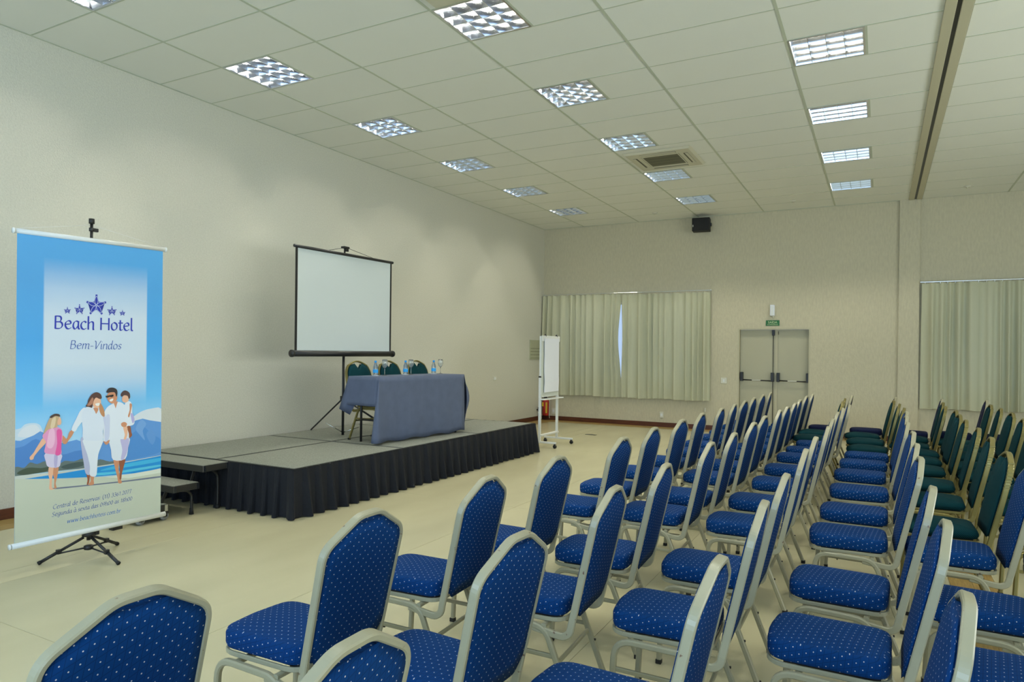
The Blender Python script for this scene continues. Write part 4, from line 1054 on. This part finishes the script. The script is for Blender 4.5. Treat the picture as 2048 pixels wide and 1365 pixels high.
A.poly([(350, 922), (700, 893), (1000, 862), (1257, 828), (1258, 840), (1000, 874), (700, 903), (400, 930)], (110, 118, 140))
L0 = A.k + 1
# girl in pink
A.poly([(330, 735), (372, 735), (356, 830), (352, 915), (378, 930), (330, 932), (334, 860), (322, 800)], SKL, L0)
A.poly([(372, 735), (408, 735), (398, 820), (384, 880), (392, 918), (372, 920), (372, 850), (362, 800)], SK, L0 + 1)
A.poly([(296, 625), (430, 632), (426, 690), (410, 742), (322, 740), (300, 690)], (212, 204, 232), L0 + 2)
A.poly([(372, 640), (400, 636), (392, 740), (372, 738)], (180, 172, 214), L0 + 3)
A.poly([(280, 490), (232, 560), (196, 620), (166, 655), (172, 678), (196, 672), (206, 645), (250, 590), (310, 520)], SKL, L0 + 2)
A.poly([(425, 480), (450, 540), (480, 535), (470, 500), (440, 470)], SK, L0 + 1)
A.poly([(272, 480), (300, 430), (350, 408), (400, 400), (436, 430), (440, 500), (428, 560), (430, 634), (360, 632), (290, 618), (298, 560), (300, 520)], (226, 150, 196), L0 + 4)
A.poly([(392, 430), (432, 430), (432, 520), (424, 630), (380, 634), (396, 540)], (226, 84, 160), L0 + 5)
A.poly([(330, 430), (370, 420), (376, 520), (350, 580), (310, 560)], (236, 182, 214), L0 + 5)
A.poly([(384, 300), (420, 318), (430, 350), (426, 378), (404, 384), (384, 360)], SKL, L0 + 5)
A.poly([(330, 330), (360, 298), (396, 290), (414, 312), (398, 350), (396, 400), (360, 410), (320, 422), (280, 462), (296, 410), (312, 370)], (196, 166, 130), L0 + 6)
A.poly([(356, 330), (384, 318), (372, 400), (340, 408), (346, 360)], (222, 200, 168), L0 + 7)
A.poly([(334, 312), (372, 288), (412, 292), (418, 312), (380, 306), (346, 324)], (70, 48, 44), L0 + 8)
# woman
A.poly([(640, 790), (672, 790), (668, 860), (660, 892), (646, 896), (652, 850)], SKD, L0)
A.poly([(674, 812), (710, 812), (704, 858), (706, 894), (672, 902), (660, 892), (680, 866)], SK, L0 + 1)
A.poly([(600, 490), (700, 510), (690, 640), (676, 800), (636, 798), (618, 700), (602, 600)], (178, 182, 214), L0 + 2)
A.poly([(620, 505), (776, 505), (770, 560), (742, 640), (734, 740), (724, 822), (672, 816), (672, 740), (650, 640), (626, 570)], WH, L0 + 3)
A.poly([(500, 440), (540, 425), (524, 470), (492, 515), (470, 545), (446, 542), (444, 520), (480, 495)], SK, L0 + 3)
A.poly([(516, 420), (556, 330), (590, 262), (630, 236), (640, 300), (610, 350), (572, 400), (546, 440)], WH, L0 + 4)
A.poly([(600, 300), (636, 236), (700, 226), (748, 240), (786, 300), (794, 380), (780, 440), (778, 512), (690, 520), (616, 505), (610, 420), (604, 360)], (216, 224, 240), L0 + 5)
A.poly([(700, 240), (742, 246), (724, 290), (714, 272)], SK, L0 + 6)
A.poly([(694, 180), (720, 150), (754, 160), (764, 190), (756, 226), (730, 244), (704, 232), (692, 206)], SKL, L0 + 6)
A.poly([(656, 170), (684, 126), (724, 106), (760, 122), (770, 156), (752, 164), (722, 152), (704, 176), (694, 210), (688, 238), (664, 232), (634, 226), (650, 200)], (82, 50, 42), L0 + 7)
A.poly([(664, 190), (690, 150), (700, 170), (690, 205), (662, 222), (646, 216)], (176, 120, 96), L0 + 8)
A.poly([(754, 200), (774, 220), (792, 270), (792, 316), (766, 300), (748, 250)], (190, 134, 92), L0 + 7)
A.poly([(716, 204), (752, 198), (746, 222), (724, 220)], (240, 236, 232), L0 + 8)
A.poly([(740, 240), (800, 300), (796, 400), (776, 300)], (196, 202, 230), L0 + 6)
# man
A.poly([(872, 678), (918, 682), (916, 760), (930, 840), (944, 884), (914, 886), (906, 840), (886, 760)], SK, L0)
A.poly([(920, 682), (972, 676), (960, 740), (944, 800), (938, 850), (924, 850), (926, 780)], SKD, L0 + 1)
A.poly([(838, 480), (1000, 490), (996, 580), (970, 680), (868, 686), (850, 600)], WH, L0 + 2)
A.poly([(930, 500), (1000, 500), (992, 600), (960, 680), (934, 680), (946, 600)], (188, 182, 222), L0 + 3)
A.poly([(790, 510), (836, 508), (832, 540), (810, 556), (792, 540)], SK, L0 + 3)
A.poly([(788, 300), (812, 240), (860, 206), (906, 190), (950, 204), (990, 260), (996, 340), (1000, 420), (1000, 500), (846, 512), (788, 524), (786, 420)], WH, L0 + 4)
A.poly([(800, 330), (836, 300), (838, 420), (830, 506), (796, 520)], (200, 206, 232), L0 + 5)
A.poly([(868, 190), (906, 184), (888, 246)], SK, L0 + 5)
A.poly([(812, 140), (830, 110), (866, 100), (896, 118), (900, 160), (886, 190), (858, 204), (832, 190), (818, 166)], SK, L0 + 6)
A.poly([(808, 106), (826, 74), (864, 68), (896, 84), (902, 120), (892, 146), (880, 110), (846, 108), (824, 112)], (38, 30, 34), L0 + 7)
A.poly([(802, 138), (828, 134), (868, 126), (870, 142), (852, 150), (836, 146), (818, 154), (806, 150)], (18, 16, 22), L0 + 8, sm=False)
A.poly([(836, 172), (866, 160), (862, 180), (844, 186)], (240, 236, 232), L0 + 8)
# toddler
A.poly([(952, 400), (984, 400), (990, 460), (976, 510), (958, 508), (966, 470)], SKL, L0 + 6)
A.poly([(984, 404), (1012, 398), (1022, 450), (1028, 478), (1004, 500), (1000, 460)], SKD, L0 + 5)
A.poly([(968, 200), (1008, 186), (1026, 220), (1030, 290), (1048, 350), (1040, 384), (1000, 396), (960, 380), (956, 300)], WH, L0 + 7)
A.poly([(1014, 290), (1036, 300), (1048, 350), (1030, 372)], (176, 170, 220), L0 + 8)
A.poly([(1006, 206), (1026, 214), (1018, 262), (1004, 320), (992, 310), (1006, 260)], SK, L0 + 8)
A.poly([(934, 376), (960, 362), (984, 376), (974, 402), (944, 402)], SK, L0 + 8)
A.poly([(944, 150), (966, 132), (996, 140), (1000, 170), (984, 192), (956, 194), (942, 176)], SKL, L0 + 8)
A.poly([(930, 126), (950, 98), (976, 94), (1004, 114), (1010, 150), (998, 166), (988, 140), (960, 134), (938, 146)], (74, 50, 50), L0 + 9)
A.build('printed_beach_family', sheet)

# starfish emblems
def star(cx, cy, R, rot, big, art, base=4):
    """cx, cy in source-frame pixels of the print"""
    U = lambda x, y: (x, y)
    n = 5; pts = []
    for k in range(n):
        a = -PI / 2 + rot + 2 * PI * k / n
        for da, rr in ((-0.22, 0.80), (-0.09, 0.99), (0.09, 0.99), (0.22, 0.80)): pts.append((cx + R * rr * math.cos(a + da * (0.55 if abs(da) > .1 else 1)), cy + R * 1.06 * rr * math.sin(a + da * (0.55 if abs(da) > .1 else 1))))
        a2 = a + PI / n; pts.append((cx + R * 0.40 * math.cos(a2), cy + R * 1.06 * 0.40 * math.sin(a2)))
    art.poly(pts, (8, 40, 168), base, sm=False, kx=0, ky=0, sc=1)
    for k in range(n):
        a = -PI / 2 + rot + 2 * PI * k / n; ca, sa = math.cos(a), math.sin(a)
        def leaf(w, r0, r1): return [(cx + R * (r * ca - o * w * sa), cy + R * 1.06 * (r * sa + o * w * ca)) for r, o in ((r0, 0), (r0 + (r1 - r0) * .35, 1), (r0 + (r1 - r0) * .7, .8), (r1, 0), (r0 + (r1 - r0) * .7, -.8), (r0 + (r1 - r0) * .35, -1))]
        art.poly(leaf(0.17, 0.03, 0.86), (200, 212, 232), base + 1, kx=0, ky=0, sc=1)
        art.poly(leaf(0.135, 0.07, 0.81), (8, 40, 168), base + 2, kx=0, ky=0, sc=1)
ST = Art()
star(189.5, 612, 20.5, 0.02, True, ST); star(156.5, 620.5, 10.2, 0.0, False, ST); star(220.5, 623.5, 9.5, 0, False, ST); star(132.8, 622.5, 7, 0, False, ST); star(241.3, 627.5, 6, 0, False, ST)
ST.build('starfish_emblem', sheet)

# pen-drawn lettering (x-height 0.46, capital height 0.70)
G = {
 'B': (.56, ['l .10 0 .10 .70', 'c .10 .70 .34 .69 .40 .54 .32 .40 .11 .37', 'c .11 .37 .38 .37 .47 .20 .36 .02 .10 0']),
 'e': (.43, ['c .07 .25 .22 .27 .35 .30 .33 .43 .22 .46 .09 .36 .06 .20 .14 .03 .26 0 .38 .07']),
 'a': (.43, ['c .34 .42 .22 .46 .10 .36 .06 .16 .13 .01 .22 .03 .34 .22', 'c .35 .45 .34 .20 .36 .03 .42 .01']),
 'c': (.38, ['c .34 .40 .24 .46 .11 .38 .06 .20 .13 .03 .25 0 .35 .06']),
 'h': (.46, ['l .09 0 .09 .76', 'c .09 .30 .20 .43 .31 .45 .37 .36 .37 .02 .42 0']),
 'H': (.66, ['l .10 0 .10 .70', 'l .56 0 .56 .70', 'l .10 .37 .56 .37']),
 'o': (.45, ['c .22 .46 .09 .37 .06 .21 .11 .05 .22 0 .34 .07 .39 .24 .34 .39 .22 .46']),
 't': (.31, ['c .14 .60 .13 .30 .14 .06 .20 0 .29 .05', 'l .03 .44 .28 .45']),
 'l': (.22, ['c .09 .77 .09 .30 .10 .04 .18 0']),
 'm': (.70, ['l .08 0 .09 .46', 'c .09 .30 .19 .43 .29 .45 .33 .36 .33 0', 'c .33 .30 .43 .43 .53 .45 .58 .36 .57 .04 .65 .01']),
 '-': (.30, ['l .04 .24 .25 .25']),
 'V': (.56, ['c .04 .70 .14 .62 .22 0', 'c .22 0 .40 .40 .55 .72']),
 'i': (.20, ['c .08 .45 .09 .20 .10 .03 .16 0', 'l .09 .62 .11 .65']),
 'n': (.46, ['l .08 0 .09 .46', 'c .09 .30 .20 .43 .31 .45 .37 .36 .37 .04 .43 0']),
 'd': (.45, ['c .34 .40 .22 .46 .10 .36 .06 .18 .13 .01 .24 .03 .35 .22', 'c .35 .77 .34 .30 .36 .03 .42 .01']),
 's': (.34, ['c .29 .41 .20 .46 .09 .40 .10 .29 .20 .23 .28 .13 .20 .01 .06 .05']),
 'C': (.58, ['c .53 .62 .38 .71 .18 .62 .07 .38 .14 .10 .34 -.01 .54 .09']),
 'r': (.32, ['l .08 0 .09 .46', 'c .09 .28 .18 .43 .30 .45']),
 'R': (.56, ['l .10 0 .10 .70', 'c .10 .70 .34 .70 .42 .54 .34 .38 .11 .36', 'c .25 .36 .38 .16 .54 -.02']),
 'v': (.42, ['l .04 .46 .19 0', 'l .19 0 .38 .47']),
 ':': (.20, ['l .08 .02 .10 .04', 'l .09 .40 .11 .42']), '.': (.18, ['l .07 .02 .09 .04']),
 '(': (.28, ['c .26 .78 .12 .60 .08 .32 .13 .02 .24 -.16']), ')': (.28, ['c .04 .78 .16 .58 .19 .32 .14 .02 .03 -.16']),
 '1': (.34, ['l .08 .52 .20 .64', 'l .20 .64 .19 0']),
 '3': (.44, ['c .08 .57 .22 .66 .36 .55 .30 .38 .16 .34', 'c .16 .34 .34 .33 .38 .16 .26 0 .06 .05']),
 '6': (.46, ['c .36 .62 .20 .55 .08 .25 .14 .03 .26 0 .39 .14 .34 .32 .20 .36 .09 .22']),
 '2': (.44, ['c .08 .54 .20 .66 .35 .55 .32 .36 .06 .01', 'l .06 .01 .40 .02']),
 '0': (.46, ['c .24 .65 .11 .53 .07 .32 .11 .09 .22 0 .35 .11 .40 .33 .35 .55 .24 .65']),
 '7': (.42, ['l .06 .63 .38 .64', 'c .38 .64 .24 .40 .15 -.02']),
 'S': (.48, ['c .42 .64 .28 .71 .12 .60 .18 .42 .34 .28 .36 .10 .22 -.01 .05 .06']),
 'g': (.45, ['c .35 .42 .22 .46 .10 .36 .06 .18 .13 .02 .24 .04 .35 .22', 'c .36 .45 .35 .10 .30 -.20 .14 -.24 .05 -.16']),
 'u': (.46, ['c .08 .45 .08 .12 .14 .01 .24 .03 .36 .20', 'c .36 .45 .36 .12 .38 .02 .44 .01']),
 'x': (.40, ['l .05 .46 .35 0', 'l .36 .46 .04 0']),
 '9': (.46, ['c .10 .02 .28 .12 .39 .40 .33 .61 .21 .65 .08 .52 .12 .32 .26 .28 .38 .42']),
 '8': (.46, ['c .23 .65 .10 .54 .16 .38 .36 .22 .34 .05 .20 0 .08 .12 .16 .30 .33 .42 .34 .60 .23 .65']),
 'w': (.62, ['l .04 .46 .16 0', 'l .16 0 .30 .44', 'l .30 .44 .42 0', 'l .42 0 .57 .47']),
 'b': (.45, ['c .09 .77 .08 .30 .09 .04', 'c .09 .28 .22 .45 .36 .36 .38 .16 .28 .01 .16 0 .08 .08']),
 'A': (.3, []),
}
def text_art(txt, p0, p1, thick, thin, rgb, name, slant=0.0, layer=14):
    """baseline p0 -> p1 in (s,t) of the sheet"""
    adv = 0; pen = []
    for ch in txt:
        if ch == ' ': adv += 0.26; continue
        base = 'a' if ch == 'à' else ch
        w, st_ = G[base]
        for q in st_:
            k, *nums = q.split(); v = list(map(float, nums)); P = [Vector((v[i], v[i + 1], 0)) for i in range(0, len(v), 2)]
            if k == 'c': P = smooth_path(P, False, 4)
            pen.append([(p.x + adv + slant * p.y, p.y) for p in P])
        if ch == 'à': pen.append([(adv + .12 + slant * .8, .80), (adv + .25 + slant * .6, .63)])
        adv += w
    Wm, Hm = (PR - PL).length, zT0 - zB0
    a = Vector((p0[0] * Wm, -p0[1] * Hm)); b_ = Vector((p1[0] * Wm, -p1[1] * Hm)); ex_ = (b_ - a) / adv; sc_ = ex_.length; ey = Vector((-ex_.y, ex_.x))
    mb = MB(); nib = Vector((math.cos(0.6), math.sin(0.6)))
    for si, P in enumerate(pen):
        pts = [Vector(p) for p in P]; Lf, Rt = [], []
        for i, p in enumerate(pts):
            d = ((pts[i + 1] if i < len(pts) - 1 else p) - (pts[i - 1] if i else p)).normalized()
            n_ = Vector((-d.y, d.x)); wd = (thin + (thick - thin) * abs(d.x * nib.y - d.y * nib.x) ** 1.3) / 2
            e_ = d * (thin * 0.5 if i == len(pts) - 1 else (-thin * 0.5 if i == 0 else 0))
            Lf.append(p + n_ * wd + e_); Rt.append(p - n_ * wd + e_)
        vs_ = []
        off = 0.0006 + 0.00013 * layer + 0.00003 * (si % 5)
        for q in Lf + Rt:
            w_ = a + ex_ * q.x + ey * q.y; vs_.append(bp(w_.x / Wm, -w_.y / Hm, off))
        n = len(Lf); mb.add(vs_, [(i, n + i, n + i + 1, i + 1) for i in range(n - 1)])
    return mb.build(name, mat('ink_%d_%d_%d' % rgb, rgb, 0.45), sheet)
text_art('Beach Hotel', pst(105.5, 657.5), pst(263, 662.5), 0.105, 0.035, (10, 42, 170), 'hotel_name_lettering', layer=6)
text_art('Bem-Vindos', pst(136.5, 698), pst(239, 699.5), 0.070, 0.028, (22, 78, 168), 'welcome_lettering', slant=0.14, layer=6)
text_art('Central de Reservas: (11) 3361.2077', pst(104, 1019), pst(260.5, 988), 0.075, 0.032, (44, 84, 168), 'phone_lettering', slant=0.12, layer=22)
text_art('Segunda à sexta das 09h00 as 18h00', pst(102, 1034), pst(262, 1002.5), 0.075, 0.032, (44, 84, 168), 'hours_lettering', slant=0.12, layer=22)
text_art('www.beachhoteis.com.br', pst(132, 1047.5), pst(239, 1027), 0.075, 0.034, (34, 110, 200), 'website_lettering', slant=0.16, layer=22)
